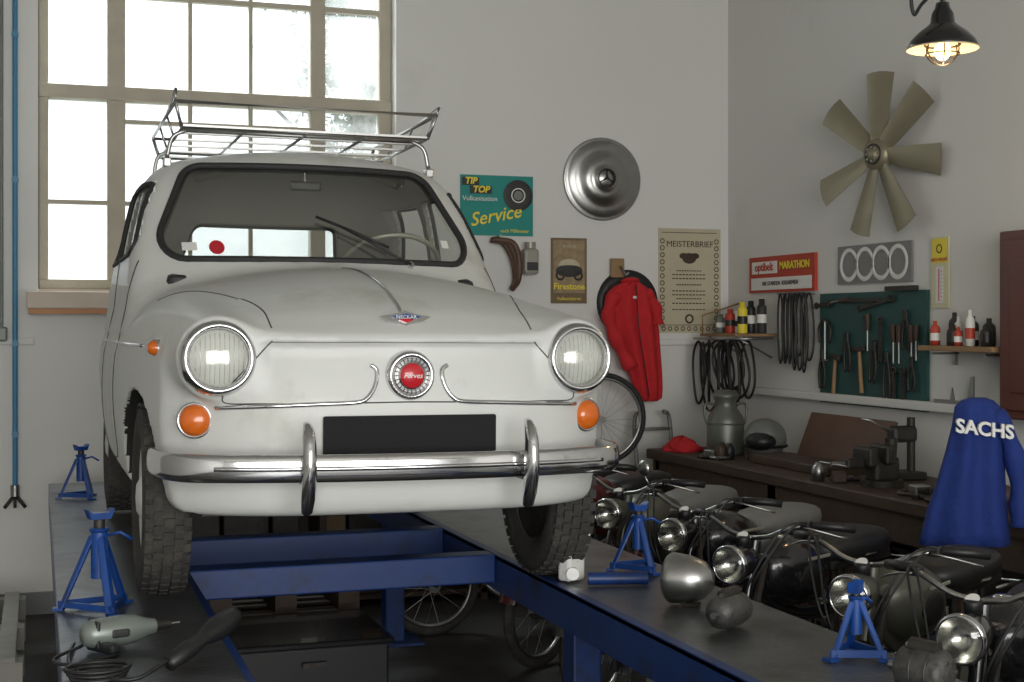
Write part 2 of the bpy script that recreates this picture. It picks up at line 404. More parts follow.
mi[arch]=2;mi[(C[:,2]<.296)&(np.abs(C[:,0])<.58)&(C[:,1]>.2)]=2
for m in(PAINT,INTER,BLACKU): me.materials.append(m)
me.polygons.foreach_set('material_index',mi.astype(np.int32));me.polygons.foreach_set('use_smooth',np.ones(nf,bool))
try: me.set_sharp_from_angle(angle=math.radians(42))
except Exception as ex: print(ex)
me.validate()
o=bpy.data.objects.new('body',me);link(o);o.parent=car
def proj(P0,d,L,off=0.,N=400):
    P0=np.asarray(P0,float);d=np.asarray(d,float);T=np.linspace(0,L,N)
    X=P0[:,None,:]+T[None,:,None]*d[None,None,:]
    F=body(X[...,0],X[...,1],X[...,2]);neg=F<0;k=np.argmax(neg,1);k=np.where(neg.any(1),np.maximum(k,1),N-1)
    i=np.arange(len(P0));a=F[i,k-1];c=F[i,k];t=np.where((a>0)&(c<0),a/(a-c),0)
    tt=T[k-1]+t*(T[k]-T[k-1])+off;return [Vector(p) for p in P0+tt[:,None]*d[None,:]]
def outline(core,r,n=7,sub=8):
    out=[];N=len(core)
    for i in range(N):
        p=Vector((*core[i],0));a=Vector((*core[i-1],0));c=Vector((*core[(i+1)%N],0))
        d1=(p-a).normalized();d2=(c-p).normalized();n1=Vector((d1.y,-d1.x));n2=Vector((d2.y,-d2.x))
        a1=math.atan2(n1.y,n1.x);a2=math.atan2(n2.y,n2.x)
        while a2<a1:a2+=2*pi
        for k in range(n+1):
            t=a1+(a2-a1)*k/n;out.append((p.x+r*math.cos(t),p.y+r*math.sin(t)))
        q1=Vector((p.x,p.y))+n2*r;q2=Vector((c.x,c.y))+n2*r
        for k in range(1,sub): q=q1.lerp(q2,k/sub);out.append((q.x,q.y))
    return out
MC=Matrix.Translation((OX,OY,OZ))
def cb(name): q=B(name);q.M=MC.copy();return q
gl=cb('window_glass');sl=cb('window_seals')
def pane(core,r,kind,sgn=1,seal=.012):
    O=outline(core,r);cx=sum(p[0] for p in O)/len(O);cz=sum(p[1] for p in O)/len(O)
    def mp(pts,off):
        if kind=='F': return proj([(u,.98,v) for u,v in pts],(0,1,0),1.4,off)
        if kind=='R': return proj([(u,3.5,v) for u,v in pts],(0,-1,0),1.4,off)
        return proj([(sgn*1.0,u,v) for u,v in pts],(-sgn,0,0),.8,off)
    rings=[]
    for k in range(9):
        t=1.005*(k/8) if k else .01
        rings.append(mp([(cx+(u-cx)*t,cz+(v-cz)*t) for u,v in O],.010))
    m=len(O);vs=[p for r_ in rings for p in r_];fs=[]
    for i in range(8):
        for k in range(m):
            j=(k+1)%m;fs.append([i*m+k,i*m+j,(i+1)*m+j,(i+1)*m+k])
    gl.add(vs,fs,GLASS,True);sl.tube(mp(O,-.001),seal,RUB,8,closed=True)
    return mp
mpF=pane(WSP,WSR,'F',seal=.013);pane(RWP,RWR,'R',seal=.013)
for sg in(-1,1): pane(DWP,DWR,'S',sg,.009);pane(QWP,QWR,'S',sg,.009)
gl.done(car);sl.done(car)
# seams and trims
q=cb('panel_seams')
def symm(fn):
    for sg in(-1,1): fn(sg)
def S1(sg):
    A=[(sg*u,-.3,v) for u,v in [(.0,.600),(.2,.598),(.4,.597),(.495,.600),(.485,.64),(.44,.69),(.400,.735),(.372,.765)]]
    A=proj(spl(A,6),(0,1,0),.8,.0005);q.tube(A,.0022,SEAM,6)
    T=[(sg*u,v,1.6) for u,v in [(.370,.095),(.385,.25),(.45,.5),(.545,.82),(.60,.97)]]
    q.tube(proj(spl(T,8),(0,0,-1),1.3,.0005),.0026,SEAM,6)
    D=[(sg*1.0,u,v) for u,v in [(1.38,1.03),(1.33,.9),(1.30,.6),(1.32,.36),(2.12,.36),(2.13,.7),(2.12,1.05)]]
    q.tube(proj(spl(D,6),(-sg,0,0),.8,.0005),.0035,SEAM,6)
symm(S1)
q.tube(proj([(u,-.3,.762) for u in np.linspace(-.375,.375,50)],(0,1,0),.8,.001),.0016,SEAM,6)
q.done(car)
q=cb('chrome_trim')
def S2(sg):
    A=[(sg*u,-.3,v) for u,v in [(.515,.585),(.4,.590),(.25,.596),(.15,.60),(.120,.612),(.10,.64),(.092,.67),(.094,.69),(.108,.70)]]
    q.tube(proj(spl(A,6),(0,1,0),.8,-.002),.0065,CHROME,8)
    T=[(sg*1.,u,.745) for u in np.linspace(.50,2.95,40)]
    q.tube(proj(T,(-sg,0,0),.8,-.001),.005,CHROME,6)
symm(S2)
T=[(0,u,1.6) for u in np.linspace(.14,.95,30)];q.tube(proj(T,(0,0,-1),1.3,-.002),[.006-.003*i/29 for i in range(30)],CHROME,8)
# wing badge on the hood nose
hb=proj([(0,.11,1.6)],(0,0,-1),1.3,0)[0]
BU=(.85,0,0);BV=(0,.3,.78)
q.prism([(-.085,.012),(-.05,.018),(-.02,.026),(0,.034),(.02,.026),(.05,.018),(.085,.012),(.06,-.002),(.02,-.012),(0,-.02),(-.02,-.012),(-.06,-.002)],hb+Vector((0,-.010,.0)),BU,BV,.010,CHROME)
q.prism([(-.05,.013),(0,.022),(.05,.013),(0,-.002)],hb+Vector((0,-.0205,.002)),BU,BV,.004,BLUE)
q.prism([(-.025,.000),(0,.005),(.025,.000),(0,-.010)],hb+Vector((0,-.0205,.002)),BU,BV,.005,REDM)
q.text('NECKAR',.015,hb+Vector((0,-.026,.011)),BU,BV,WHITE,.001)
q.done(car)
q=cb('nose_emblem')
nf_=proj([(0,-.3,.672)],(0,1,0),.8,0)[0]
q.lathe([(0,.03),(.034,.03),(.038,.022),(.05,.018),(.054,.026),(.062,.026),(.068,.012),(.070,-.01)],nf_,(0,-1,0),CHROME,36)
q.lathe([(0,.036),(.028,.036),(.034,.030)],nf_,(0,-1,0),REDM,30)
q.text('Ferves',.020,nf_+Vector((0,-.037,0)),(1,0,0),(0,0,1),WHITE,.001,shear=.3)
q.torus(nf_+Vector((0,-.021,0)),(0,1,0),.045,.0045,CHROME2,36,6)
for a in range(24):
    t=a/24*2*pi;q.box(nf_+Vector((.045*math.cos(t),-.024,.045*math.sin(t))),(.008,.004,.003),INK,(0,-t,0))
q.done(car)
# lamps
q=cb('headlights')
for sg in(-1,1):
    o=Vector((sg*.512,.095,.718));ax=(sg*.03,-1,.03)
    q.lathe([(.104,-.05),(.104,.0),(.098,.022),(.092,.034),(.084,.036),(.079,.028),(.077,.015)],o,ax,CHROME,44)
    q.lathe([(.077,.018),(.07,-.01),(.05,-.035),(.02,-.048),(0,-.05)],o,ax,REFL,32)
    q.lathe([(.079,.026),(.07,.036),(.05,.044),(.025,.049),(0,.05)],o,ax,LENS,36)
    for k in range(-5,6):
        xx=k*.0125;w=math.sqrt(max(0,.072**2-xx**2));uu=Vector((1,sg*.03,0))
        q.tube([o+uu*xx+Vector((0,-(.047-.26*(xx*xx+(w*t)**2)/.08)*.93-0.0,w*t)) for t in(-.95,-.6,-.2,.2,.6,.95)],.0011,LENS,4)
    q.cyl(o+Vector((0,.035,0)),o+Vector((0,-.012,0)),.014,WHITE)
q.done(car)
q=cb('turn_signals')
for sg in(-1,1):
    o=proj([(sg*.562,-.3,.550)],(0,1,0),.9,0)[0];ax=(sg*.33,-1,0)
    q.lathe([(.050,-.02),(.050,.012),(.045,.018),(.041,.014)],o,ax,CHROME,30)
    q.lathe([(.043,.012),(.039,.024),(.028,.032),(.012,.036),(0,.037)],o,ax,AMBER,30)
    q.torus(o+Vector(ax).normalized()*.031,ax,.022,.0025,AMBER,24,6)
    o=proj([(sg*1.,.33,.742)],(-sg,0,0),.8,0)[0]
    q.lathe([(.026,-.01),(.024,.006)],o,(sg,-.3,0),CHROME,20);q.lathe([(.022,.004),(.017,.018),(.008,.024),(0,.025)],o,(sg,-.3,0),AMBER,20)
q.done(car)
# bumper
q=cb('front_bumper')
pth=spl([(-.668,.34,.435),(-.662,.2,.435),(-.635,.075,.435),(-.57,0,.435),(-.4,-.050,.435),(-.2,-.078,.435),(0,-.086,.435),(.2,-.078,.435),(.4,-.050,.435),(.56,0,.435),(.62,.075,.435),(.648,.2,.435),(.655,.34,.435)],8)
sec=[]
for k in range(20):
    a=2*pi*k/20;c,s_=math.cos(a),math.sin(a);sec.append((.016*math.copysign(abs(c)**.8,c)+.0,.037*math.copysign(abs(s_)**.75,s_)))
n_=len(pth);q.sweep(pth,sec,CHROME,[min(1,.35+min(i,n_-1-i)*.16) for i in range(n_)])
pin=[p+Vector((0,-.016,0)) for p in pth if abs(p.x)<.55]
q.sweep(pin,[(.004*math.cos(t),.006*math.sin(t)) for t in np.linspace(0,2*pi,9)[:-1]],CHROME)
for x in(-.305,.30):
    y=-.083
    R=[]
    for z,hw,dy,dp in [(.315,.006,.0,.006),(.322,.014,-.004,.016),(.36,.019,-.018,.024),(.40,.020,-.028,.028),(.44,.020,-.032,.030),(.50,.018,-.030,.028),(.535,.015,-.018,.022),(.553,.011,.0,.014),(.558,.004,.004,.004)]:
        R.append([Vector((x+hw*math.cos(t),y+dy+dp*math.sin(t),z)) for t in np.linspace(0,2*pi,17)[:-1]])
    q.loft(R,CHROME)
    q.cyl((x,y+.01,.40),(x,.10,.40),.012,BLK)
q.done(car)
q=cb('number_plate');pf=proj([(0,-.3,.51)],(0,1,0),.8,0)[0].y
q.prism(rc(.484,.104,.006),(0,pf-.006,.512),(1,0,0),(0,0,1),.006,PLB);q.done(car)
q=cb('plate_stay');q.box((0,pf+.008,.512),(.3,.03,.05),BLK);q.done(car)
# wheels
def wheel(q,c,out,R=.285,w=.14,rim=PAINT):
    c=Vector(c);ax=Vector((out,0,0));hw=w/2
    q.lathe([(.17,-hw*.72),(.20,-hw*.95),(.235,-hw),(.262,-hw*.9),(.278,-hw*.72),(R-.004,-hw*.4),(R-.002,0),(R-.004,hw*.4),(.278,hw*.72),(.262,hw*.9),(.235,hw),(.20,hw*.95),(.17,hw*.72)],c,ax,TYRE,56)
    for row,(o_,ww) in enumerate([(-.75,.022),(-.42,.024),(0,.026),(.42,.024),(.75,.022)]):
        N=44
        for k in range(N):
            a=2*pi*(k+(.5 if row%2 else 0))/N;rr=R-(.008 if abs(o_)>.7 else .0)
            q.box(c+Vector((o_*hw,rr*math.cos(a),rr*math.sin(a))),(ww,.026,.008),TYRE,(a+pi/2+.0,0,0))
    q.lathe([(.175,-hw*.7),(.172,hw*.7),(.165,hw*.75),(.150,hw*.4),(.135,hw*.35),(.11,hw*.5),(.07,hw*.55),(.065,hw*.8),(.04,hw*1.0),(0,hw*1.05)],c,ax,rim,36)
    q.lathe([(.172,-hw*.7),(.15,-hw*.3),(.05,-hw*.2),(0,-hw*.2)],c,ax,DSTEEL,24)
q=cb('wheels')
for x,o_ in((-.615,-1),(.610,1)):
    for s0 in(.62,2.62): wheel(q,(x,s0,.292),o_)
q.done(car)
q=cb('suspension')
q.cyl((-.6,.62,.29),(.6,.62,.29),.022,DSTEEL);q.box((0,.60,.25),(1.0,.06,.03),DSTEEL);q.box((0,.62,.30),(.5,.3,.10),BLACKU,None,.03)
q.cyl((-.6,2.62,.29),(.6,2.62,.29),.03,DSTEEL);q.box((0,2.7,.30),(.5,.5,.2),DSTEEL,None,.05)
q.done(car)
# interior
q=cb('interior')
q.box((0,1.30,.955),(1.1,.16,.07),BLK,(.2,0,0),.02);q.box((0,1.32,.86),(1.14,.06,.14),PAINT,None,.02)
c=Vector((.31,1.56,1.03));ax=Vector((0,.62,.78)).normalized()
q.torus(c,ax,.19,.010,BEIGE,44,8);u_,v_,a_=basis(ax)
q.cyl(c-ax*.03,c+ax*.012,.032,BEIGE);q.cyl(c-ax*.03,c-ax*.36,.016,BLK)
for t in(.2,pi-.2): q.tube([c,c+(u_*math.cos(t)+v_*math.sin(t))*.19],.007,BEIGE,6)
for x in(-.3,.3):
    q.box((x,1.95,.60),(.46,.48,.14),LEATH,(.05,0,0),.05);q.box((x,2.2,.83),(.44,.10,.44),LEATH,(-.2,0,0),.04)
q.box((0,2.72,.93),(1.0,.3,.14),LEATH,None,.05)
q.box((-.02,1.545,1.33),(.12,.018,.035),BLK,None,.008);q.cyl((-.02,1.55,1.33),(-.02,1.56,1.40),.005,CHROME)
q.done(car)
q=cb('windshield_wiper')
wp=mpF([(-.02,1.20),(.04,1.175),(.10,1.15),(.17,1.118),(.23,1.09)],-.014)
q.tube(wp,.006,BLK,6)
wa=mpF([(.06,1.165),(.14,1.12),(.24,1.06),(.30,1.03)],-.026);q.tube(wa,.005,BLK,6);q.cyl(wa[-1],wa[-1]+Vector((0,.03,-.02)),.012,CHROME)
q.done(car)
q=cb('window_stickers')
def disc(u,v,r,m): 
    pts=mpF([(u+r*math.cos(t),v+r*math.sin(t)) for t in np.linspace(0,2*pi,25)[:-1]],.004);q.add(pts,[list(range(24))],m)
disc(-.375,1.080,.026,REDM)
pts=mpF([(.46,1.10),(.49,1.10),(.49,1.13),(.46,1.13)],.004);q.add(pts,[[0,1,2,3]],WHITE)
pts=mpF([(-.49,1.068),(-.44,1.068),(-.44,1.098),(-.49,1.098)],.004);q.add(pts,[[0,1,2,3]],WHITE)
q.done(car)
# roof rack
q=cb('roof_rack')
x0,x1,y0,y1=-.49,.51,1.62,2.72;zf,zt=1.545,1.635
q.tube([(x0,y0,zt),(x1,y0,zt),(x1,y1,zt),(x0,y1,zt)],.008,CHROME2,8,closed=True)
q.tube([(x0+.03,y0+.04,zf),(x1-.03,y0+.04,zf),(x1-.03,y1-.04,zf),(x0+.03,y1-.04,zf)],.007,CHROME2,8,closed=True)
for t in np.linspace(0,1,5):
    x=x0+(x1-x0)*t
    q.tube([(x*.94,y0+.04,zf),(x*.94,y1-.04,zf)],.006,CHROME2,6)
for x in(x0,x1):
    for yy,iy in((y0,y0+.04),(y1,y1-.04)): q.tube([(x,yy,zt),(x*.95,iy,zf)],.006,CHROME2,6)
for t in np.linspace(0,1,6):
    y=y0+.04+(y1-y0-.08)*t;q.box(((x0+x1)/2,y,zf+.006),(x1-x0-.06,.030,.008),CHROME2)
for t in (0,.33,.66,1):
    y=y0+.04+(y1-y0-.08)*t
    for xx in(x0,x1): q.tube([(xx,y,zt),(xx*.94,y,zf)],.005,CHROME2,6)
q.tube([(x0,y0,zt),(x0,y0,zt+.045),(x0+.0,y0+.35,zt+.0)],.006,CHROME2,6);q.tube([(x1,y0,zt),(x1+.01,y0,zt+.03),(x1,y0+.3,zt)],.006,CHROME2,6)
for y in(y0+.12,y1-.25):
    for sg in(-1,1):
        rz=proj([(sg*.49,y,1.8)],(0,0,-1),1.,0)[0]
        q.tube(spl([(sg*.44,y,zf),(sg*.49,y,zf-.03),(sg*.51,y,rz.z+.02)],5),.009,CHROME2,6)
        q.box((sg*.51,y,rz.z+.0),(.03,.06,.035),CHROME2,None,.005)
    q.tube([(-.44,y,zf),(.44,y,zf)],.009,CHROME2,6)
q.done(car)
# car leans slightly towards one side on its springs
piv=Vector((OX,OY+1.5,OZ));car.matrix_world=Matrix.Translation(piv)@Matrix.Rotation(math.radians(.4),4,'Y')@Matrix.Translation(-piv)

# ------------------------------------------------------------ lift
b=B('car_lift')
def runway(xa,xb,inner):
    b.bx((xa,1.6,.772),(xb,7.55,.788),PLATE,.003)
    for x in(xa,xb-.014):b.bx((x,1.6,.665),(x+.014,7.55,.772),BLUE2)
    if inner<0: b.bx((xa,1.6,.774),(xa+.03,7.55,.7895),BLUE2)
    else: b.bx((xb-.02,1.6,.774),(xb,7.55,.7895),BLUE2)
    for y in np.arange(2.,7.5,.6): b.bx((xa+.014,y,.69),(xb-.014,y+.03,.772),BLUE2)
runway(.05,.47,1);runway(1.53,2.0,-1)
for y in(2.6,4.75,5.42,7.0): b.bx((.47,y-.05,.69),(1.53,y+.05,.79),BLUE2,.006)
for y in(4.3,6.9,2.2):
    for x in(.26,1.70):
        b.bx((x-.05,y-.05,0),(x+.05,y+.05,.69),BLUE2,.008);b.bx((x-.13,y-.13,0),(x+.13,y+.13,.012),BLUE2)
b.done()
def axle_stand(x,y,z0,hgt,rot=0.,s=1.):
    b=B('axle_stand');b.M=Matrix.Translation((x,y,z0))@Matrix.Rotation(rot,4,'Z')
    w=.105*s;ht=hgt*.80;tp=Vector((0,0,ht*.93))
    cs=[Vector((w*math.cos(a),w*math.sin(a),.008)) for a in(0.5,0.5+2*pi/3,0.5+4*pi/3)]
    for i,c in enumerate(cs):
        d=Vector((c.x,c.y,0)).normalized();t=Vector((-d.y,d.x,0))
        a_=c;b_=tp+d*.022*s
        for off in(-1,1):
            vs=[a_-d*.004,a_+t*off*.014*s-d*.014*s,b_+t*off*.012*s-d*.012*s,b_-d*.0,]
            vs2=[v+d*.005 for v in vs]
            b.add(vs+vs2,[[0,1,2,3],[7,6,5,4],[0,4,5,1],[1,5,6,2],[2,6,7,3],[3,7,4,0]],BLUE)
        b.box(c+Vector((0,0,-.004)),(.03,.03,.008),BLUE,(0,0,.5+i*2*pi/3))
        n_=cs[(i+1)%3];m_=(c+n_)/2;ang=math.atan2((n_-c).y,(n_-c).x);b.box(m_+Vector((0,0,.010)),((n_-c).length,.006,.018),BLUE,(0,0,ang))
    b.cyl((0,0,ht*.40),(0,0,ht*1.02),.022*s,BLUE,n=18);b.torus((0,0,ht*1.0),(0,0,1),.021*s,.006*s,BLUE,18,6)
    b.cyl((0,0,ht*.9),(0,0,hgt-.015),.015*s,DSTEEL)
    b.prism([(-.036*s,.022),(-.026*s,-.006),(.026*s,-.006),(.036*s,.022),(.022*s,.012),(-.022*s,.012)],(0,.018*s,hgt-.02),(1,0,0),(0,0,1),.036*s,BLUE)
    b.tube([(0.02*s,0,ht*.92),(.05*s,-.02*s,ht*.96),(.08*s,-.03*s,ht*.86)],.005,BLUE,6)
    b.done()
axle_stand(.165,4.15,.79,.285,.3,1.08);axle_stand(.19,6.85,.79,.25,.5,.95);axle_stand(1.875,4.24,.79,.225,.2,.88);axle_stand(1.885,2.96,.79,.185,.7,.72)

# ------------------------------------------------------------ things on the runways
b=B('power_drill');b.M=Matrix.Translation((.20,3.64,.835))@Matrix.Rotation(-1.25,4,'Z')@Matrix.Scale(.85,4)
b.lathe([(0,-.12),(.03,-.118),(.042,-.09),(.045,0),(.04,.04),(.028,.07),(.022,.10)],(0,0,0),(0,1,0),DRILLM,24)
b.cyl((0,.10,0),(0,.15,0),.018,DSTEEL,.012);b.cyl((0,.15,0),(0,.18,0),.004,STEEL)
b.box((.03,-.07,-.035),(.12,.035,.030),BLK,(0,0,.3),.01);b.box((0,-.02,.0),(.093,.06,.03),INK,None,.01);b.box((0,-.085,.0),(.08,.012,.08),BLK,None,.01)
b.tube(spl([(0,-.12,-.03),(.05,-.22,-.045),(.14,-.2,-.046),(.1,-.05,-.046)],6),.005,BLK,6)
b.box((-.05,0,-.02),(.07,.05,.045),DRILLM,None,.01);b.done()
b=B('hand_lamp');b.M=Matrix.Translation((.37,3.40,.83))@Matrix.Rotation(-.75,4,'Z')
b.lathe([(0,-.13),(.018,-.125),(.022,-.05),(.017,.0),(.024,.03),(.030,.06),(.028,.12),(.02,.14),(0,.14)],(0,0,0.02),(0,1,.25),BLK,20)
b.tube(spl([(0,-.12,0),(-.03,-.2,-.030),(-.10,-.22,-.030),(-.14,-.12,-.030)],6),.005,BLK,6);b.done()
b=B('power_cable')
for i in range(3):
    b.tube([(.13+.060*math.cos(t)*(1+.1*i),3.34+.055*math.sin(t)+.015*i,.797+.006*i) for t in np.linspace(0,2*pi,28)[:-1]],.005,BLK,6,closed=True)
b.tube(spl([(.09,3.36,.8),(.07,3.48,.8),(.075,3.60,.8),(.085,3.68,.8)],6),.005,BLK,6);b.done()
def drum(name,x,y,r,L,ang,m1=CHROME2,m2=DSTEEL):
    b=B(name);b.M=Matrix.Translation((x,y,.793+r*1.0))@Matrix.Rotation(ang,4,'Z')
    b.lathe([(0,-L/2),(r*.7,-L/2),(r*.95,-L*.4),(r,-L*.2),(r,L*.25),(r*.92,L*.32),(r*.92,L*.4),(r*.55,L*.5),(r*.2,L*.52),(0,L*.52)],(0,0,0),(0,1,0),m1,30)
    b.cyl((0,L*.5,0),(0,L*.68,0),r*.18,STEEL);b.torus((0,-L*.2,0),(0,1,0),r-.003,.004,m2,28,6);b.torus((0,L*.1,0),(0,1,0),r-.003,.004,m2,28,6)
    b.cyl((0,-L*.3,r*.95),(0,L*.25,r*1.0),r*.38,m2);b.cyl((0,L*.25,r*1.0),(0,L*.33,r),r*.15,STEEL)
    for k in range(6):
        a=k*pi/3;b.cyl((r*.6*math.cos(a),-L*.5,r*.6*math.sin(a)),(r*.6*math.cos(a),-L*.53,r*.6*math.sin(a)),.005,STEEL,n=6)
    b.done()
# old lamp shell and motors lying on the runway
b=B('lamp_shell');b.M=Matrix.Translation((1.77,3.68,.866))@Matrix.Rotation(-2.4,4,'Z')
b.lathe([(0,.09),(.03,.085),(.055,.06),(.068,.02),(.072,-.02),(.074,-.035),(.066,-.045),(.060,-.035),(.05,.01),(.02,.04),(0,.045)],(0,0,0),(0,1,0),CHROME2,32);b.box((0,.02,-.071),(.04,.05,.01),DSTEEL);b.done()
drum('starter_motor',1.75,3.36,.045,.14,2.2,ALU,DSTEEL)
drum('electric_motor',1.84,2.62,.050,.12,.5,ALU,DSTEEL)
b=B('steel_bracket');b.box((1.60,4.14,.835),(.08,.05,.085),WHITE,(0,0,.5),.01);b.cyl((1.585,4.09,.82),(1.60,4.14,.82),.02,STEEL);b.done()
b=B('steel_pipe');b.cyl((1.62,4.05,.811),(1.80,4.00,.811),.020,BLUE2);b.done()

# ------------------------------------------------------------ mopeds
def wheel2(b,c,R=.275,steer=0.):
    c=Vector(c);ax=Vector((math.sin(steer),math.cos(steer),0))
    b.torus(c,ax,R-.024,.026,TYRE,40,10);b.torus(c,ax,R-.052,.010,CHROME2,40,6,1.6)
    b.cyl(c-ax*.045,c+ax*.045,.035,CHROME2);u,v,a=basis(ax)
    for k in range(18):
        t=2*pi*k/18;d=u*math.cos(t)+v*math.sin(t);t2=t+.35*(1 if k%2 else -1);d2=u*math.cos(t2)+v*math.sin(t2)
        b.cyl(c+d2*.03+ax*.035*(1 if k%2 else -1),c+d*(R-.055),.0016,CHROME2,n=4,caps=False)
def spring(b,p,q,r,turns,m,wr=.004):
    p=Vector(p);q=Vector(q);u,v,a=basis(q-p)
    b.tube([p.lerp(q,i/(turns*10))+(u*math.cos(i*2*pi/10)+v*math.sin(i*2*pi/10))*r for i in range(turns*10+1)],wr,m,5)
def fender(b,c,R,w,a0,a1,m):
    c=Vector(c);vs=[];fs=[];n=20
    for i in range(n+1):
        t=a0+(a1-a0)*i/n
        for k in range(7):
            f=(k-3)/3;rr=R*(1-.10*f*f);vs.append(c+Vector((rr*math.cos(t),w*f,rr*math.sin(t))))
    for i in range(n):
        for k in range(6): fs.append([i*7+k,i*7+k+1,(i+1)*7+k+1,(i+1)*7+k])
    b.add(vs,fs,m,True)
def moped(x,y,ang,mt,seat=BLK,mirror=False,bars=0,sc=.93):
    b=B('moped');b.M=Matrix.Translation((x,y,0))@Matrix.Rotation(ang,4,'Z')@Matrix.Scale(sc,4)
    fa=Vector((.10,0,.275));ra=Vector((-1.05,0,.275))
    wheel2(b,fa);wheel2(b,ra)
    fender(b,fa,.31,.05,.3,2.6,mt);fender(b,ra,.31,.055,.2,2.9,mt)
    hd=Vector((-.13,0,.87))
    for sy in(-.055,.055):
        b.tube([fa+Vector((0,sy,0)),Vector((-.03,sy,.60)),hd+Vector((0,sy,0))],.014,DSTEEL,10)
        spring(b,(.03,sy,.44),(-.04,sy,.62),.022,7,CHROME2)
        b.tube([ra+Vector((0,sy*1.6,.02)),(-.98,sy*1.7,.66)],.010,CHROME2,8);spring(b,ra+Vector((0.01,sy*1.65,.10)),(-.985,sy*1.7,.58),.026,9,CHROME)
    b.box(hd+Vector((.02,0,0)),(.06,.14,.035),mt,None,.01);b.cyl((-.09,0,.70),(-.15,0,.93),.024,mt)
    b.lathe([(0,-.13),(.03,-.125),(.050,-.10),(.062,-.05),(.068,0),(.068,.02)],(.0,0,.86),(1,0,-.06),mt,28)
    b.lathe([(.068,.0),(.072,.01),(.072,.025),(.066,.032),(.062,.028)],(0,0,.86),(1,0,-.06),CHROME,32)
    b.lathe([(.063,.024),(.045,-.01),(.02,-.03),(0,-.032)],(0,0,.86),(1,0,-.06),REFL,24)
    b.lathe([(.063,.028),(.05,.040),(.03,.047),(0,.049)],(0,0,.86),(1,0,-.06),LENS,24)
    for sg in(-1,1):
        hz=.97+.05*bars
        P_=spl([(-.13,0,.94),(-.12,sg*.08,.955),(-.13,sg*.16,hz+.02),(-.18,sg*.24,hz+.035),(-.27,sg*.34,hz+.02)],5);b.tube(P_,.009,CHROME2,8)
        b.tube([P_[-7],P_[-3],P_[-1]],.016,BLK,10)
        b.tube(spl([P_[-8]+Vector((.02,0,-.005)),P_[-5]+Vector((.045,0,-.015)),P_[-1]+Vector((.05,0,-.03))],4),.004,CHROME2,6)
        for e_ in(0,.03): b.tube(spl([P_[-7],P_[-7]+Vector((.09,-sg*(.03+e_),-.01)),(.02,sg*(.10-e_),.80-e_),(-.10,sg*.04,.62)],6),.004,BLK,6)
        b.box(P_[-8],(.035,.045,.03),BLK,None,.006)
    b.lathe([(0,.012),(.022,.012),(.026,.006),(.026,-.03),(0,-.03)],(-.07,0,.945),(.2,0,1),BLK,18);b.cyl((-.066,0,.957),(-.065,0,.9585),.021,WHITE)
    if mirror:
        p=Vector((-.2,-.26,1.0));b.tube([p,p+Vector((.04,-.02,.08))],.004,CHROME2,6);b.lathe([(0,-.014),(.022,-.01),(.034,.0),(.036,.006),(0,.004)],p+Vector((.04,-.02,.10)),(-1,.2,.1),CHROME2,24)
    b.tube(spl([(-.13,0,.80),(-.3,0,.66),(-.6,0,.60),(-.95,0,.62)],6),.026,mt,10)
    b.tube(spl([(-.12,0,.72),(-.25,0,.45),(-.45,0,.32),(-.75,0,.30),(-1.05,0,.275)],6),.018,mt,8)
    R=[]
    for xx,hw,z0,z1 in [(-.17,.03,.78,.84),(-.20,.08,.72,.89),(-.28,.12,.67,.93),(-.38,.125,.66,.925),(-.48,.11,.66,.89),(-.56,.075,.68,.84),(-.60,.02,.72,.79)]:
        R.append([Vector((xx,hw*math.copysign(abs(math.cos(t))**.8,math.cos(t)),(z0+z1)/2+(z1-z0)/2*math.copysign(abs(math.sin(t))**.8,math.sin(t)))) for t in np.linspace(0,2*pi,21)[:-1]])
    b.loft(R,mt);b.lathe([(.03,0),(.03,.012),(.02,.018),(0,.018)],(-.3,0,.918),(0,0,1),CHROME,18)
    for sg in(-1,1): b.sph((-.36,sg*.114,.78),(.09,.014,.06),BLK,14,8);b.box((-.40,sg*.122,.85),(.16,.006,.012),BEIGE,None,.002)
    b.sph((-.80,0,.845),(.27,.13,.065),seat,22,10,None,.7);b.box((-.80,0,.79),(.48,.18,.04),BLK,None,.01);b.torus((-.80,0,.815),(0,0,1),.128,.006,CHROME2,24,5)
    for xx in(-.66,-.92):
        for sg in(-1,1): b.cyl((xx,sg*.05,.62),(xx,sg*.06,.78),.012,DSTEEL,n=8)
    b.tube([(-.95,-.1,.76),(-1.25,-.09,.74),(-1.25,.09,.74),(-.95,.1,.76)],.008,CHROME2,8);b.box((-1.37,0,.62),(.03,.09,.06),REDM,None,.01)
    b.sph((-.5,0,.34),(.14,.10,.10),ALU,18,10,None,.75)
    for k in range(7): b.box((-.36+.012*k,0,.40+.022*k),(.13,.14,.008),ALU,(0,-.5,0))
    b.cyl((-.40,0,.38),(-.27,0,.54),.045,DSTEEL)
    b.tube(spl([(-.28,.03,.46),(-.18,.08,.30),(-.35,.12,.18),(-.6,.13,.2),(-1.2,.14,.24)],6),.018,CHROME2,10);b.cyl((-.75,.135,.21),(-1.25,.14,.25),.033,CHROME2)
    for sg in(-1,1):
        b.tube([(-.5,sg*.06,.30),(-.5,sg*.14,.26),(-.5,sg*.22,.26)],.009,CHROME2,6);b.box((-.5,sg*.24,.26),(.06,.08,.02),BLK)
    b.cyl((-.22,.05,.56),(-.22,-.06,.56),.035,STEEL)
    b.tube([(-.62,.05,.2),(-.66,.22,.0)],.009,DSTEEL,6)
    return b.done()
A0=math.atan2(-.50,-.86)
moped(2.30,5.50,A0+.05,OLIVE,GREYSEAT);moped(2.20,4.20,A0-.02,BLKP,BLK);moped(2.24,3.02,A0+.03,BLKP,BLK)
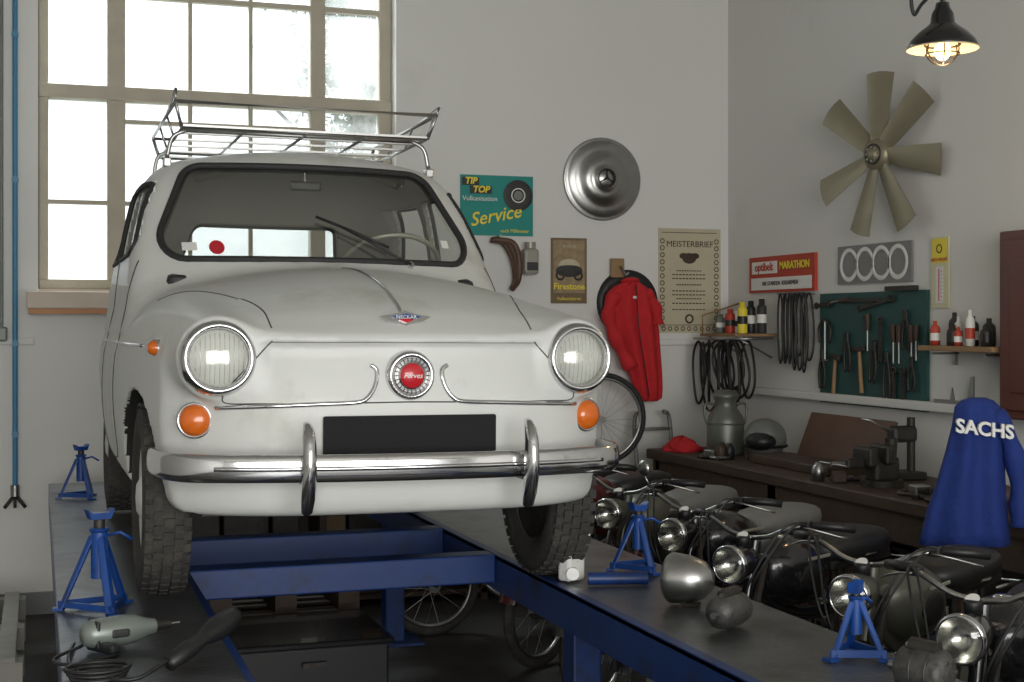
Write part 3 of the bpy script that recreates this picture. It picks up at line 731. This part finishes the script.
moped(2.30,4.86,A0-.02,BLKP,GREYSEAT,True);moped(2.28,3.60,A0+.02,OLIVE,BLK);moped(2.30,6.22,A0+.05,MARO,BLK)
moped(2.22,2.42,A0-.03,OLIVE,BLK);moped(2.02,6.98,pi+.05,BLKP,BLK)

# ------------------------------------------------------------ workbench and items
b=B('workbench')
b.bx((3.50,3.2,.79),(4.19,7.80,.85),DWOOD,.008)
for y in(3.3,4.8,6.3,7.7):
    for x in(3.56,4.12): b.bx((x-.04,y-.04,0),(x+.04,y+.04,.79),DWOOD)
b.bx((3.54,3.3,.18),(4.15,7.7,.21),DWOOD);b.bx((3.52,3.3,.66),(3.55,7.7,.79),DWOOD);b.bx((4.15,3.3,.2),(4.18,7.7,.79),DSTEEL);b.done()
b=B('storage_crates')
for i,(y,w,hh) in enumerate([(3.7,.5,.38),(4.35,.45,.3),(5.1,.5,.4),(5.7,.4,.3),(6.7,.5,.36),(7.2,.35,.3)]):
    m=[DWOOD,CARDB,DSTEEL][i%3];b.bx((3.62,y-w/2,.211),(4.08,y+w/2,.211+hh),m,.01)
    b.box((3.612,y,.211+hh*.6),(.012,.12,.03),BLK);b.bx((3.60,y-w/2-.005,.20+hh),(4.09,y+w/2+.005,.215+hh),m)
b.done()
b=B('milk_can')
b.lathe([(0,0),(.10,0),(.108,.01),(.11,.02),(.108,.19),(.10,.22),(.065,.27),(.058,.30),(.075,.33),(.078,.345),(.07,.35),(.06,.37),(0,.375)],(3.78,7.30,.851),(0,0,1),TANK,32)
b.torus((3.78,7.30,1.03),(0,0,1),.11,.005,TANK)
for sg in(-1,1): b.tube(spl([(3.78+sg*.065,7.30,1.14),(3.78+sg*.13,7.30,1.14),(3.78+sg*.13,7.30,1.05),(3.78+sg*.105,7.30,1.02)],5),.008,TANK,8)
b.done()
b=B('motorcycle_helmet')
b.sph((3.86,6.98,.965),(.12,.12,.112),GREYP,24,14);b.torus((3.86,6.98,.925),(0,0,1),.12,.008,BLK)
b.sph((3.81,6.93,.955),(.09,.09,.055),BLK,18,10);b.tube([(3.8,7.07,.93),(3.78,7.05,.87),(3.74,6.97,.86)],.006,LEATH,6);b.done()
def cloth_lump(name,c,r,m,seed=1):
    b=B(name);rings=[]
    for i in range(9):
        t=i/8;rr=math.cos(t*pi/2)**.6+.02
        rings.append([Vector((c[0]+r[0]*rr*math.cos(a)*(1+.15*math.sin(4*a+i+seed)),c[1]+r[1]*rr*math.sin(a)*(1+.15*math.cos(3*a+i*.7)),c[2]+r[2]*t*(1+.15*math.sin(3*a)))) for a in np.linspace(0,2*pi,25)[:-1]])
    b.loft(rings,m);return b.done()
cloth_lump('red_rag',(3.64,7.58,.851),(.11,.13,.08),REDC,2)
b=B('wooden_tray')
b.box((4.02,6.42,.985),(.025,.80,.28),LEATH,(0,.38,0),.005);b.box((3.80,6.42,.875),(.25,.78,.05),DWOOD,None,.008)
b.done()
b=B('bench_vise');b.M=Matrix.Translation((3.72,5.62,.85))@Matrix.Rotation(pi,4,'Z')
b.cyl((0,0,0),(0,0,.03),.10,DSTEEL);b.box((0,0,.07),(.14,.10,.10),DSTEEL,None,.02);b.box((.09,0,.14),(.05,.15,.09),DSTEEL,None,.012);b.box((.0,0,.15),(.05,.15,.09),DSTEEL,None,.012)
b.box((.06,0,.11),(.28,.05,.05),DSTEEL,None,.01);b.cyl((.18,0,.11),(.27,0,.11),.012,STEEL);b.cyl((.26,-.11,.11),(.26,.11,.11),.006,STEEL)
b.cyl((-.05,0,.1),(-.05,0,.22),.022,DSTEEL,.03);b.done()
b=B('bench_press');b.M=Matrix.Translation((3.98,5.84,.85))
b.box((0,0,.02),(.18,.16,.04),DSTEEL,None,.01);b.cyl((.05,0,.04),(.05,0,.30),.020,DSTEEL);b.box((.0,0,.22),(.14,.07,.08),DSTEEL,None,.02);b.cyl((-.05,0,.18),(-.05,0,.08),.014,STEEL)
b.tube([(-.02,.06,.22),(-.10,.12,.28),(-.15,.12,.29)],.006,STEEL,6);b.done()
b=B('bench_tools')
rnd=random.Random(5)
for i in range(46):
    y=rnd.uniform(4.2,5.95) if i<36 else rnd.uniform(7.0,7.15);x=rnd.uniform(3.53,3.66) if i>=36 else rnd.uniform(3.55,3.9)
    if 5.45<y<5.8: y-=.5
    a=rnd.uniform(0,pi);L=rnd.uniform(.08,.2);d=Vector((math.cos(a),math.sin(a),0))*L/2;c=Vector((x,y,.862))
    k=i%4;m=[DSTEEL,STEEL,DWOOD,BLK,DSTEEL][rnd.randrange(5)]
    if k==0: b.cyl(c-d,c+d,.010,m,n=8);b.box(c+d,(.03,.05,.02),DSTEEL,(0,0,a),.003)
    elif k==1: b.lathe([(0,0),(.03,0),(.032,.05),(.028,.07),(.012,.09),(0,.09)],c-Vector((0,0,.012)),(0,0,1),m,14)
    elif k==2: b.box(c+Vector((0,0,.015)),(L*.5,.07,.05),m,(0,0,a),.006)
    else: b.torus(c,(0,0,1),.04+.02*rnd.random(),.010,m,18,6)
b.done()
# shelf with bottles on right wall
b=B('wall_shelf');b.bx((4.08,5.29,1.475),(4.258,5.86,1.50),WOOD,.004)
for y in(5.38,5.78): b.box((4.24,y,1.44),(.02,.02,.07),STEEL);b.box((4.18,y,1.462),(.15,.02,.01),STEEL)
b.done()
b=B('shelf_bottles')
for i,(y,r,hh,m) in enumerate([(5.80,.024,.12,REDP),(5.73,.028,.16,INK),(5.66,.03,.10,DSTEEL),(5.59,.028,.14,BLK),(5.53,.022,.17,WHITE),(5.47,.03,.13,INK),(5.62,.02,.09,REDP),(5.70,.02,.14,WHITE),(5.41,.028,.10,DSTEEL)]):
    x=4.17+(.03 if i%2 else -.03);b.lathe([(0,0),(r,0),(r,hh*.65),(r*.9,hh*.75),(r*.4,hh*.85),(r*.4,hh),(0,hh)],(x,y,1.501),(0,0,1),m,16)
    b.cyl((x,y,1.501+hh*.2),(x,y,1.501+hh*.5),r*1.02,[WHITE,REDP,BLK][i%3],n=16,caps=False)
b.done()
b=B('wall_cabinet');b.bx((4.10,4.5,1.18),(4.262,5.27,2.02),REDW,.008);b.bx((4.085,4.53,1.22),(4.10,4.87,1.98),REDW,.004);b.bx((4.085,4.90,1.22),(4.10,5.24,1.98),REDW,.004)
b.bx((4.078,4.97,1.30),(4.086,5.17,1.90),REDW,.003);b.sph((4.07,4.93,1.6),.014,CHROME2,10,8);b.done()
b=B('caliper_gauge');b.box((4.215,5.73,1.225),(.012,.36,.02),STEEL);b.prism([(0,0),(.05,0),(.02,.12),(0,.12)],(4.21,5.60,1.235),(0,1,0),(0,0,1),.008,STEEL);b.prism([(0,0),(.03,0),(.015,.06)],(4.21,5.75,1.235),(0,1,0),(0,0,1),.008,STEEL);b.done()
# corner shelf, belts
b=B('corner_shelf');b.bx((3.97,7.55,1.53),(4.262,8.02,1.548),WOOD,.003)
for y in(7.6,7.95): b.tube([(4.25,y,1.40),(4.0,y,1.528)],.006,STEEL,6)
b.tube([(3.98,8.0,1.548),(3.98,8.0,1.66),(4.25,8.0,1.74)],.006,WOOD,6);b.done()
b=B('spray_cans')
for i,(y,x,hh,m) in enumerate([(7.62,4.06,.19,YEL),(7.70,4.16,.20,BLK),(7.78,4.06,.15,REDP),(7.60,4.18,.21,INK),(7.86,4.15,.14,WHITE),(7.93,4.07,.12,GREYP)]):
    b.lathe([(0,0),(.028,0),(.030,.006),(.030,hh*.75),(.024,hh*.82),(.018,hh*.83),(.018,hh),(0,hh)],(x,y,1.549),(0,0,1),m,18);b.cyl((x,y,1.549+hh*.3),(x,y,1.549+hh*.55),.0308,WHITE if i%2 else BLK,n=18,caps=False)
b.done()
def belt(b,x,y,z,w,L,m=BLK,r=.007,yaw=0.):
    pts=[]
    for k in range(32):
        t=2*pi*k/32;dy=w*math.sin(t)*(1+.15*math.sin(2*t));dz=-L/2+L/2*math.cos(t)
        pts.append((x+dy*math.sin(yaw),y+dy*math.cos(yaw),z+dz))
    b.tube(pts,r,m,6,closed=True)
b=B('drive_belts')
rnd=random.Random(3)
for i in range(16):
    t=i/15
    belt(b,3.93+.16*rnd.random(),7.55+.42*t,1.515-.03*rnd.random(),.05+.09*rnd.random(),.26+.18*rnd.random(),BLK,.008,rnd.uniform(-.6,.6))
b.tube([(4.2,7.5,1.52),(3.92,7.55,1.515),(3.92,8.0,1.515)],.008,STEEL,6)
b.done()
b=B('drive_belts')
for i in range(12):
    y=7.12+.27*(i//2)/5;b.cyl((4.262,y,1.78),(4.17,y,1.785),.004,STEEL,n=6);belt(b,4.19+.035*(i%2),y,1.785,.022+.01*rnd.random(),.36+.10*rnd.random(),BLK,.006,rnd.uniform(-.5,.5))
b.done()
# ------------------------------------------------------------ wall decor, right wall
UR=(0,-1,0);UZ=(0,0,1)
def rbox(b,y0,y1,z0,z1,x,t,m): b.bx((x-t,min(y0,y1),z0),(x,max(y0,y1),z1),m)
b=B('belt_sign');rbox(b,7.09,7.87,1.80,2.02,4.262,.02,REDP);rbox(b,7.12,7.84,1.815,1.89,4.241,.003,WHITE);rbox(b,7.52,7.83,1.915,1.99,4.241,.003,WHITE)
b.text('optibelt',.072,(4.236,7.675,1.955),UR,UZ,REDP,.001,bold=.001);b.text('MARATHON',.062,(4.236,7.31,1.957),UR,UZ,YEL,.001,bold=.002);b.text('DIE STARKEN  KEILRIEMEN',.036,(4.236,7.48,1.853),UR,UZ,INK,.001);b.done()
b=B('four_ring_sign');rbox(b,6.154,6.855,1.825,2.037,4.262,.012,mat('ring_sign_grey',(.22,.22,.215),.5))
for k in range(4): b.torus((4.246,6.735-k*.155,1.931),(1,0,0),.080,.013,WHITE,36,6,.3)
b.done()
b=B('thermometer_sign');rbox(b,5.85,5.99,1.685,2.04,4.262,.01,mat('sign_pale_yellow',(.62,.60,.40),.5));rbox(b,5.862,5.978,1.91,2.03,4.251,.002,YEL)
b.text('ANTI-FROST',.024,(4.248,5.92,1.925),UR,UZ,REDP,.001);b.cyl((4.247,5.92,1.72),(4.247,5.92,1.88),.0025,REDM);rbox(b,5.89,5.95,1.71,1.89,4.251,.002,WHITE);b.torus((4.25,5.92,1.98),(1,0,0),.02,.004,INK,18,5)
for k in range(9): rbox(b,5.893,5.908,1.722+k*.018,1.724+k*.018,4.249,.001,INK)
b.done()
b=B('tool_board');rbox(b,6.017,7.03,1.16,1.778,4.262,.02,GREEN)
def tool(k,y,z,L,a=0.):
    b.M=Matrix.Translation((4.225,y,z))@Matrix.Rotation(a,4,'X')
    if k==0: b.cyl((0,0,0),(0,0,-L),.009,WOOD,.013,n=8);b.box((0,0,-.0),(.025,.10,.03),DSTEEL,None,.005)
    elif k==1:
        for sg in(-1,1): b.tube(spl([(0,sg*.008,.05),(0,-sg*.012,0),(0,-sg*.03,-L*.5),(0,-sg*.022,-L)],4),.008,DSTEEL,6)
        b.box((0,0,.03),(.016,.028,.06),DSTEEL,None,.005)
    elif k==2:
        b.cyl((0,0,0),(0,0,-L*.45),.016,DWOOD,.013,n=10);b.cyl((0,0,-L*.45),(0,0,-L),.005,STEEL,n=6)
    elif k==3: b.box((0,0,-L/2),(.008,.022,L),DSTEEL);b.torus((0,0,0),(1,0,0),.018,.007,DSTEEL,14,5);b.torus((0,0,-L),(1,0,0),.015,.006,DSTEEL,14,5)
    elif k==4: b.tube(spl([(0,-.05,-.08),(0,-.06,0),(0,0,.05),(0,.06,0),(0,.05,-.08)],5),.009,DSTEEL,6);b.cyl((0,0,.05),(0,0,-.18),.007,STEEL,n=6);b.cyl((-.0,-.04,-.18),(0,.04,-.18),.006,STEEL,n=6)
    b.M=Matrix.Identity(4)
for k,y,z,L,a in [(4,6.95,1.58,.2,0),(0,6.84,1.42,.26,.1),(1,6.72,1.50,.16,0),(0,6.60,1.47,.24,-.1),(2,6.52,1.66,.2,0),(1,6.46,1.46,.17,.1),(3,6.40,1.62,.2,0),(1,6.34,1.40,.2,0),(2,6.28,1.60,.2,0),(2,6.23,1.60,.2,0),(1,6.17,1.62,.15,0),(2,6.12,1.60,.2,0),(2,6.08,1.60,.18,0),(3,6.28,1.36,.14,0),(3,6.2,1.36,.16,0),(1,6.12,1.38,.12,0),(3,6.9,1.72,.14,1.5),(3,6.3,1.74,.3,1.4),(2,6.7,1.74,.2,1.5),(1,6.98,1.4,.16,0)]: tool(k,y,z,L,a)
b.box((4.22,6.55,1.735),(.02,.3,.02),DSTEEL);b.box((4.22,6.2,1.79),(.03,.26,.025),DSTEEL);b.done()
# fan
b=B('radiator_fan')
b.M=Matrix.Translation((4.13,6.285,2.486))@Matrix.Rotation(math.radians(14),4,'Z')
hub=[(0,.05),(.03,.05),(.032,.035),(.052,.03),(.075,.02),(.085,.0),(.085,-.03)]
b.lathe(hub,(0,0,0),(-1,0,0),FANM,36);b.torus((-.03,0,0),(1,0,0),.05,.006,DSTEEL,28,6);b.cyl((0,0,0),(.118,-.028,0),.02,DSTEEL)
for k in range(8): b.cyl((-.035,.036*math.cos(k*pi/4),.036*math.sin(k*pi/4)),(-.045,.036*math.cos(k*pi/4),.036*math.sin(k*pi/4)),.005,STEEL,n=6)
for dg in [87,43,-9,-62,-107,-156,-219]:
    t=math.radians(dg);rd=Vector((0,-math.cos(t),math.sin(t)));tg=Vector((0,math.sin(t),math.cos(t)))
    vs=[];fs=[];n=8
    for i in range(n+1):
        f=i/n;r=.07+.36*f;w=.042+.042*f**.8
        for k in range(5):
            q_=(k-2)/2;tw=.45-.2*f
            vs.append(rd*(r-(.01*q_*q_ if i==n else 0))+tg*(q_*w*math.cos(tw))+Vector((-1,0,0))*(q_*w*math.sin(tw)*.6+.008*(1-q_*q_)))
    m_=5
    for i in range(n):
        for k in range(4): fs.append([i*m_+k,i*m_+k+1,(i+1)*m_+k+1,(i+1)*m_+k])
    b.add(vs,fs,FANM,True);b.add([v+Vector((.004,0,0)) for v in vs],fs,FANM,True)
b.done()
# ------------------------------------------------------------ back wall decor
UX=(1,0,0)
def yb(x0,x1,z0,z1,t,m,o=.001): b.bx((x0,YB-o-t,z0),(x1,YB-o,z1),m)
b=B('tyre_service_poster');yb(2.44,2.91,2.15,2.52,.008,TEAL)
b.M=Matrix.Translation((2.81,YB-.016,2.40));b.torus((0,0,0),(0.0,1,0),.062,.034,INK,36,8,.15);b.torus((0,-.004,0),(0,1,0),.042,.004,WHITE,28,5,.3);b.lathe([(0,0),(.030,0)],(0,-.002,0),(0,-1,0),GREYP,24);b.M=Matrix.Identity(4)
b.bx((2.45,YB-.012,2.455),(2.56,YB-.009,2.505),INK);b.bx((2.50,YB-.013,2.405),(2.64,YB-.009,2.453),INK)
b.text('TIP',.055,(2.505,YB-.014,2.482),UX,UZ,YEL,.001,bold=.002,shear=.2);b.text('TOP',.055,(2.57,YB-.015,2.43),UX,UZ,YEL,.001,bold=.002,shear=.2)
b.text('Vulkanisation',.042,(2.565,YB-.012,2.375),UX,UZ,WHITE,.001);b.text('Service',.115,(2.66,YB-.018,2.270),(1,0,.2),(-.2,0,1),YEL,.001,shear=.35,bold=.001);b.text('nach Millimeter',.03,(2.79,YB-.012,2.18),UX,UZ,YEL,.001);b.done()
b=B('truck_hubcap')
b.lathe([(0,.092),(.066,.092),(.072,.080),(.10,.078),(.14,.072),(.155,.050),(.19,.045),(.235,.038),(.25,.022),(.258,.028),(.262,.018),(.26,0)],(3.37,YB-.002,2.52),(0,-1,0),CHROME2,56)
o=Vector((3.37,YB-.098,2.52));b.torus(o,(0,1,0),.056,.004,INK,32,6)
for t in(90,210,330):
    a=math.radians(t);b.tube([o,o+Vector((.054*math.cos(a),0,.054*math.sin(a)))],[.008,.003],INK,6)
b.done()
b=B('tyre_advert_poster');yb(3.03,3.27,1.735,2.145,.006,BROWNP);yb(3.045,3.255,1.80,2.13,.008,mat('sepia_print',(.30,.22,.12),.6,0,.6,25))
b.sph((3.15,YB-.010,1.97),(.075,.004,.045),CREAM,16,8);b.sph((3.15,YB-.012,1.94),(.09,.004,.04),INK,16,8)
for x in(3.09,3.21): b.torus((x,YB-.013,1.91),(0,1,0),.025,.007,INK,18,5)
b.text('Firestone',.055,(3.15,YB-.012,1.84),UX,UZ,YEL,.001,bold=.001);b.text('PNEUS',.03,(3.15,YB-.012,2.09),UX,UZ,CREAM,.001)
b.text('Vulkanisieren',.03,(3.15,YB-.009,1.765),UX,UZ,YEL,.001);b.done()
b=B('master_certificate');yb(3.765,4.206,1.55,2.222,.006,CREAM)
b.text('MEISTERBRIEF',.055,(3.985,YB-.009,2.12),UX,UZ,DWOOD,.001)
b.sph((3.981,YB-.008,2.03),(.05,.003,.035),DWOOD,16,8);b.sph((3.94,YB-.008,2.045),(.03,.003,.02),DWOOD,12,6);b.sph((4.022,YB-.008,2.045),(.03,.003,.02),DWOOD,12,6)
for i,z in enumerate([1.95,1.925,1.90,1.86,1.82,1.795,1.77,1.74,1.70]):
    w=.12 if i%3 else .09
    for k in range(10):
        xa=3.981-w+2*w*k/10;b.bx((xa,YB-.009,z-.004),(xa+2*w/10*.7,YB-.007,z+.003),DWOOD)
for x in(3.79,4.175):
    for k in range(13): b.torus((x,YB-.008,1.60+k*.045),(0,1,0),.014,.003,DWOOD,12,4)
for k in range(9): b.torus((3.80+k*.045,YB-.008,1.577),(0,1,0),.012,.003,DWOOD,12,4)
b.torus((3.981,YB-.009,1.64),(0,1,0),.025,.006,DWOOD,20,5)
for z in(1.60,2.195): b.bx((3.785,YB-.009,z-.002),(4.177,YB-.007,z+.002),DWOOD)
b.done()
b=B('horse_collar')
for k in range(3):
    b.tube(spl([(2.62-.0*k,YB-.05-.03*k,2.12),(2.70+.02*k,YB-.06-.03*k,2.10),(2.76+.01*k,YB-.06-.03*k,2.0),(2.78,YB-.05-.03*k,1.88),(2.76,YB-.05,1.82)],6),.018,LEATH,10)
b.cyl((2.66,YB-.001,2.13),(2.66,YB-.13,2.14),.01,STEEL);b.done()
b=B('white_lantern');b.box((2.87,YB-.06,1.99),(.10,.10,.16),BEIGE,None,.02);b.cyl((2.87,YB-.07,2.07),(2.87,YB-.07,2.11),.035,BEIGE);b.box((2.87,YB-.115,1.96),(.07,.01,.05),INK,None,.004);b.done()
# red jacket on the hook
b=B('red_jacket')
n=48
def ring(c,hw,th,z,ph,amp=.10):
    return [Vector((c[0]+hw*math.cos(t)*(1+amp*.3*math.sin(6*t+ph)),c[1]+th*math.sin(t)*(1+amp*3*math.sin(7*t+ph*1.3)),z)) for t in np.linspace(0,2*pi,n+1)[:-1]]
R=[]
for i,(z,cx,hw,th) in enumerate([(1.875,3.52,.03,.03),(1.865,3.52,.06,.045),(1.84,3.515,.11,.06),(1.80,3.51,.145,.07),(1.73,3.515,.16,.07),(1.65,3.53,.165,.07),(1.55,3.56,.15,.065),(1.42,3.59,.13,.06),(1.30,3.62,.11,.055),(1.2,3.64,.095,.05),(1.14,3.65,.08,.045),(1.12,3.65,.05,.03)]):
    R.append(ring((cx,YB-.12),hw,th,z,i*.35))
b.loft(R,REDC)
b.tube(spl([(3.41,YB-.14,1.80),(3.36,YB-.15,1.70),(3.37,YB-.16,1.60),(3.43,YB-.17,1.46),(3.50,YB-.18,1.33)],6),[.042+.008*math.sin(i*.9) for i in range(25)],REDC,14)
b.tube(spl([(3.61,YB-.14,1.81),(3.67,YB-.15,1.72),(3.69,YB-.16,1.60)],6),[.038+.006*math.sin(i*1.1) for i in range(13)],REDC,14)
b.torus((3.52,YB-.11,1.875),(0,.2,1),.045,.014,REDC,20,8);b.bx((3.47,YB-.195,1.765),(3.53,YB-.190,1.78),WHITE);b.tube([(3.525,YB-.20,1.85),(3.54,YB-.20,1.6),(3.62,YB-.185,1.15)],.003,INK,5);b.done()
b=B('coat_hook_board');b.bx((3.42,YB-.05,1.90),(3.51,YB-.026,2.02),WOOD,.005);b.bx((3.45,YB-.026,1.97),(3.48,YB-.001,2.01),WOOD);b.tube([(3.48,YB-.05,1.97),(3.50,YB-.10,1.91),(3.51,YB-.11,1.93)],.008,STEEL,6);b.done()
b=B('round_rubber_mat');b.lathe([(0,.02),(.17,.02),(.205,.015),(.212,0)],(3.55,YB-.002,1.74),(0,-1,0),BLK,40);b.done()
b=B('sack_truck')
for x in(3.52,3.76): b.tube(spl([(x,YB-.30,.05),(x,YB-.24,.6),(x,YB-.18,1.0),(x+(.05 if x<3.6 else -.05),YB-.20,1.06)],6),.014,GREYP,8)
for z in(.35,.65,.95): b.tube([(3.52,YB-.30+.11*(z-.05)/.9,z),(3.76,YB-.30+.11*(z-.05)/.9,z)],.010,GREYP,8)
b.bx((3.54,YB-.39,.01),(3.74,YB-.28,.025),GREYP);b.done()
# low dark shelf with boxes, added to darken the wall seen under the car
b=B('dark_filler_shelf')
b.bx((.55,7.80,.70),(3.45,8.17,.735),DWOOD,.004);b.bx((.55,7.80,.32),(3.45,8.17,.345),DWOOD);b.bx((.55,7.80,.04),(3.45,8.17,.065),DWOOD);b.bx((.55,8.15,0),(3.45,8.17,.70),DWOOD)
for x in(.55,1.5,2.45,3.41): b.bx((x,7.80,0),(x+.04,8.17,.70),DWOOD)
rnd=random.Random(21)
for zb,hm in((.066,.22),(.346,.30),(.736,.16)):
    x=.64
    while x<2.7:
        w=rnd.uniform(.14,.34)
        if int((x-.55)/.95)!=int((x+w-.50)/.95): x+=.12;continue
        b.bx((x,7.84,zb),(x+w-.02,8.10,zb+hm*rnd.uniform(.5,.95)),rnd.choice([DSTEEL,DWOOD,CARDB,BLK,OLIVE]),.006);x+=w
b.done()
b=B('bicycle_wheel');c=Vector((3.26,7.93,1.025));ax=Vector((.1,1,.06)).normalized()
b.torus(c,ax,.27,.017,RUB,44,8);b.torus(c,ax,.25,.010,CHROME2,44,6);b.cyl(c-ax*.04,c+ax*.04,.02,CHROME2);u,v,a=basis(ax)
for k in range(24):
    t=2*pi*k/24;b.cyl(c+(u*math.cos(t+.3)+v*math.sin(t+.3))*.018+ax*.03*(1 if k%2 else -1),c+(u*math.cos(t)+v*math.sin(t))*.245,.0013,CHROME2,n=4,caps=False)
b.done()
# pipe
b=B('wall_pipe');b.cyl((-.12,YB-.04,.66),(-.12,YB-.04,4.19),.014,LBLUE);b.cyl((-.19,YB-.03,1.55),(-.19,YB-.03,4.19),.009,GREYP)
for z in(1.0,1.5,2.4,3.2): b.cyl((-.12,YB-.001,z),(-.12,YB-.055,z),.018,LBLUE,n=10)
for a in(-.9,0,.9): b.tube([(-.12,YB-.04,.67),(-.12+.07*math.sin(a),YB-.07,.60)],.010,DSTEEL,6)
b.cyl((-.12,YB-.04,.66),(-.12,YB-.04,.72),.025,STEEL);b.box((-.19,YB-.03,1.55),(.06,.04,.08),GREYP,None,.01);b.done()
# pendant lamp
lamp=empty('pendant_lamp')
b=B('shade');L0=Vector((3.18,4.41,2.625))
b.lathe([(.128,0),(.130,.004),(.118,.03),(.09,.06),(.06,.082),(.045,.095),(.040,.13),(.028,.15),(.024,.17),(.0,.175)],L0,(0,0,1),BLKP,44)
b.lathe([(.127,.001),(.114,.028),(.086,.056),(.056,.077),(0,.08)],L0,(0,0,1),SHIN,44);b.torus(L0,(0,0,1),.129,.003,SHIN,44,6)
for k in range(6):
    t=k*pi/3;d=Vector((math.cos(t),math.sin(t),0));b.tube(spl([L0+d*.06+Vector((0,0,.02)),L0+d*.062+Vector((0,0,-.02)),L0+d*.03+Vector((0,0,-.052)),L0+Vector((0,0,-.06))],4),.003,DSTEEL,5)
b.torus(L0+Vector((0,0,-.02)),(0,0,1),.062,.003,DSTEEL,28,5);b.torus(L0+Vector((0,0,.015)),(0,0,1),.064,.004,DSTEEL,28,5)
b.tube(spl([L0+Vector((0,0,.17)),L0+Vector((0,0,.20)),L0+Vector((-.03,.0,.21)),L0+Vector((-.09,.0,.16)),L0+Vector((-.125,.0,.12)),L0+Vector((-.135,0,.22)),L0+Vector((-.1,0,.5)),Vector((3.08,4.41,H-.001))],8),.007,BLK,8)
b.torus(L0+Vector((0,0,.19)),(1,0,0),.018,.004,STEEL,18,5);b.cyl((3.08,4.41,H-.04),(3.08,4.41,H-.001),.05,BLK);b.done(lamp)
b=B('bulb');b.sph(L0+Vector((0,0,-.006)),(.030,.030,.038),BULB,18,12);b.cyl(L0+Vector((0,0,.02)),L0+Vector((0,0,.09)),.018,STEEL);b.done(lamp)
ld=bpy.data.lights.new('bulb_light','POINT');ld.energy=5;ld.color=(1,.72,.4);ld.shadow_soft_size=.06;lo=bpy.data.objects.new('bulb_light',ld);lo.location=L0+Vector((0,0,-.10));link(lo);lo.parent=lamp
# blue coat on a stand
coat=empty('blue_work_coat')
b=B('coat')
ctr=Vector((3.36,4.46,0));ur=Vector((.9472,-.3206,0));fr=Vector((-.3206,-.9472,0))
R=[]
for i,(z,cx,hw,th) in enumerate([(1.325,.01,.03,.02),(1.315,.01,.06,.04),(1.29,.01,.085,.055),(1.22,.01,.095,.06),(1.12,.0,.11,.065),(1.0,-.015,.13,.07),(.90,-.03,.15,.075),(.82,-.035,.165,.08),(.77,-.04,.175,.085),(.765,-.04,.14,.05)]):
    R.append([ctr+ur*(cx+hw*math.cos(t))+fr*(th*math.sin(t)*(1+.28*math.sin(6*t+i*.4)*min(1,i/4)))+Vector((0,0,z)) for t in np.linspace(0,2*pi,45)[:-1]])
b.loft(R,BLUEC)
b.tube(spl([ctr+ur*.075+Vector((0,0,1.27)),ctr+ur*.13+fr*.03+Vector((0,0,1.14)),ctr+ur*.155+fr*.04+Vector((0,0,.97)),ctr+ur*.15+fr*.05+Vector((0,0,.84))],6),[.036+.006*math.sin(i) for i in range(19)],BLUEC,14)
b.text('SACHS',.072,ctr+fr*.080+ur*.01+Vector((0,0,1.21)),ur+Vector((0,0,-.12)),Vector((0,0,1)),WHITE,.008,bold=.002);b.done(coat)
b=B('stand');b.cyl((3.36,4.46,0.02),(3.36,4.46,1.32),.014,DSTEEL)
for k in range(4):
    a=k*pi/2+.4;b.tube([(3.36,4.46,.15),(3.36+.12*math.cos(a),4.46+.12*math.sin(a),.01)],.012,DSTEEL,8)
b.done(coat)
# ------------------------------------------------------------ floor clutter
def pallet(x0,x1,y0,y1,z,name='wooden_pallet',m=GREYW,along='y'):
    b=B(name);n=7
    for k in range(n):
        if along=='y':
            w=(x1-x0)/n;b.bx((x0+k*w,y0,z+.10),(x0+k*w+w*.72,y1,z+.122),m,.003)
        else:
            w=(y1-y0)/n;b.bx((x0,y0+k*w,z+.10),(x1,y0+k*w+w*.72,z+.122),m,.003)
    for t in(0,.5,1):
        if along=='y': yy=y0+(y1-y0-.1)*t;b.bx((x0,yy,z+.0),(x1,yy+.1,z+.10),m)
        else: xx=x0+(x1-x0-.1)*t;b.bx((xx,y0,z),(xx+.1,y1,z+.10),m)
    b.done()
pallet(-.75,-.06,6.0,7.6,0.0);pallet(-.75,-.06,6.05,7.55,.123)
for k in range(3): pallet(.75,1.45,6.55,7.35,.001+k*.124,'wooden_pallet',DWOOD,'x')
b=B('storage_box');b.bx((.75,5.75,0),(1.4,6.3,.26),BLK,.01);b.bx((.73,5.73,.262),(1.42,6.32,.29),BLKP,.008);b.box((1.08,5.725,.2),(.10,.02,.02),DSTEEL);b.done()
b=B('tyre_stack')
for k in range(3): b.torus((3.16,7.50,.085+k*.165),(0,0,1),.205,.08,TYRE,36,12)
b.done()

# ------------------------------------------------------------ world, lights, camera
w=bpy.data.worlds.new('sky');SC.world=w;w.use_nodes=True
n=w.node_tree.nodes;bg=n['Background'];bg.inputs[0].default_value=(.95,.975,1.0,1);bg.inputs[1].default_value=1.85
def area(name,loc,rot,sx,sy,e,col):
    l=bpy.data.lights.new(name,'AREA');l.shape='RECTANGLE';l.size=sx;l.size_y=sy;l.energy=e;l.color=col
    o=bpy.data.objects.new(name,l);o.location=loc;o.rotation_euler=rot;link(o)
area('window_daylight',(1.0,YB+1.7,5.9),(math.radians(-42),0,0),3.0,2.0,900,(.95,.98,1))
area('door_daylight',(.3,YF-.5,2.0),(math.radians(90),0,0),5.5,3.2,400,(1,.985,.95))
cam=bpy.data.cameras.new('camera');co=bpy.data.objects.new('camera',cam);link(co);SC.camera=co
cam.sensor_width=36;cam.lens=36*1400/1024;cam.shift_y=-16/1024;cam.clip_start=.05
co.location=(0,0,1.6);co.rotation_euler=(math.radians(90),0,-math.radians(18.7))
SC.view_settings.view_transform='Standard'
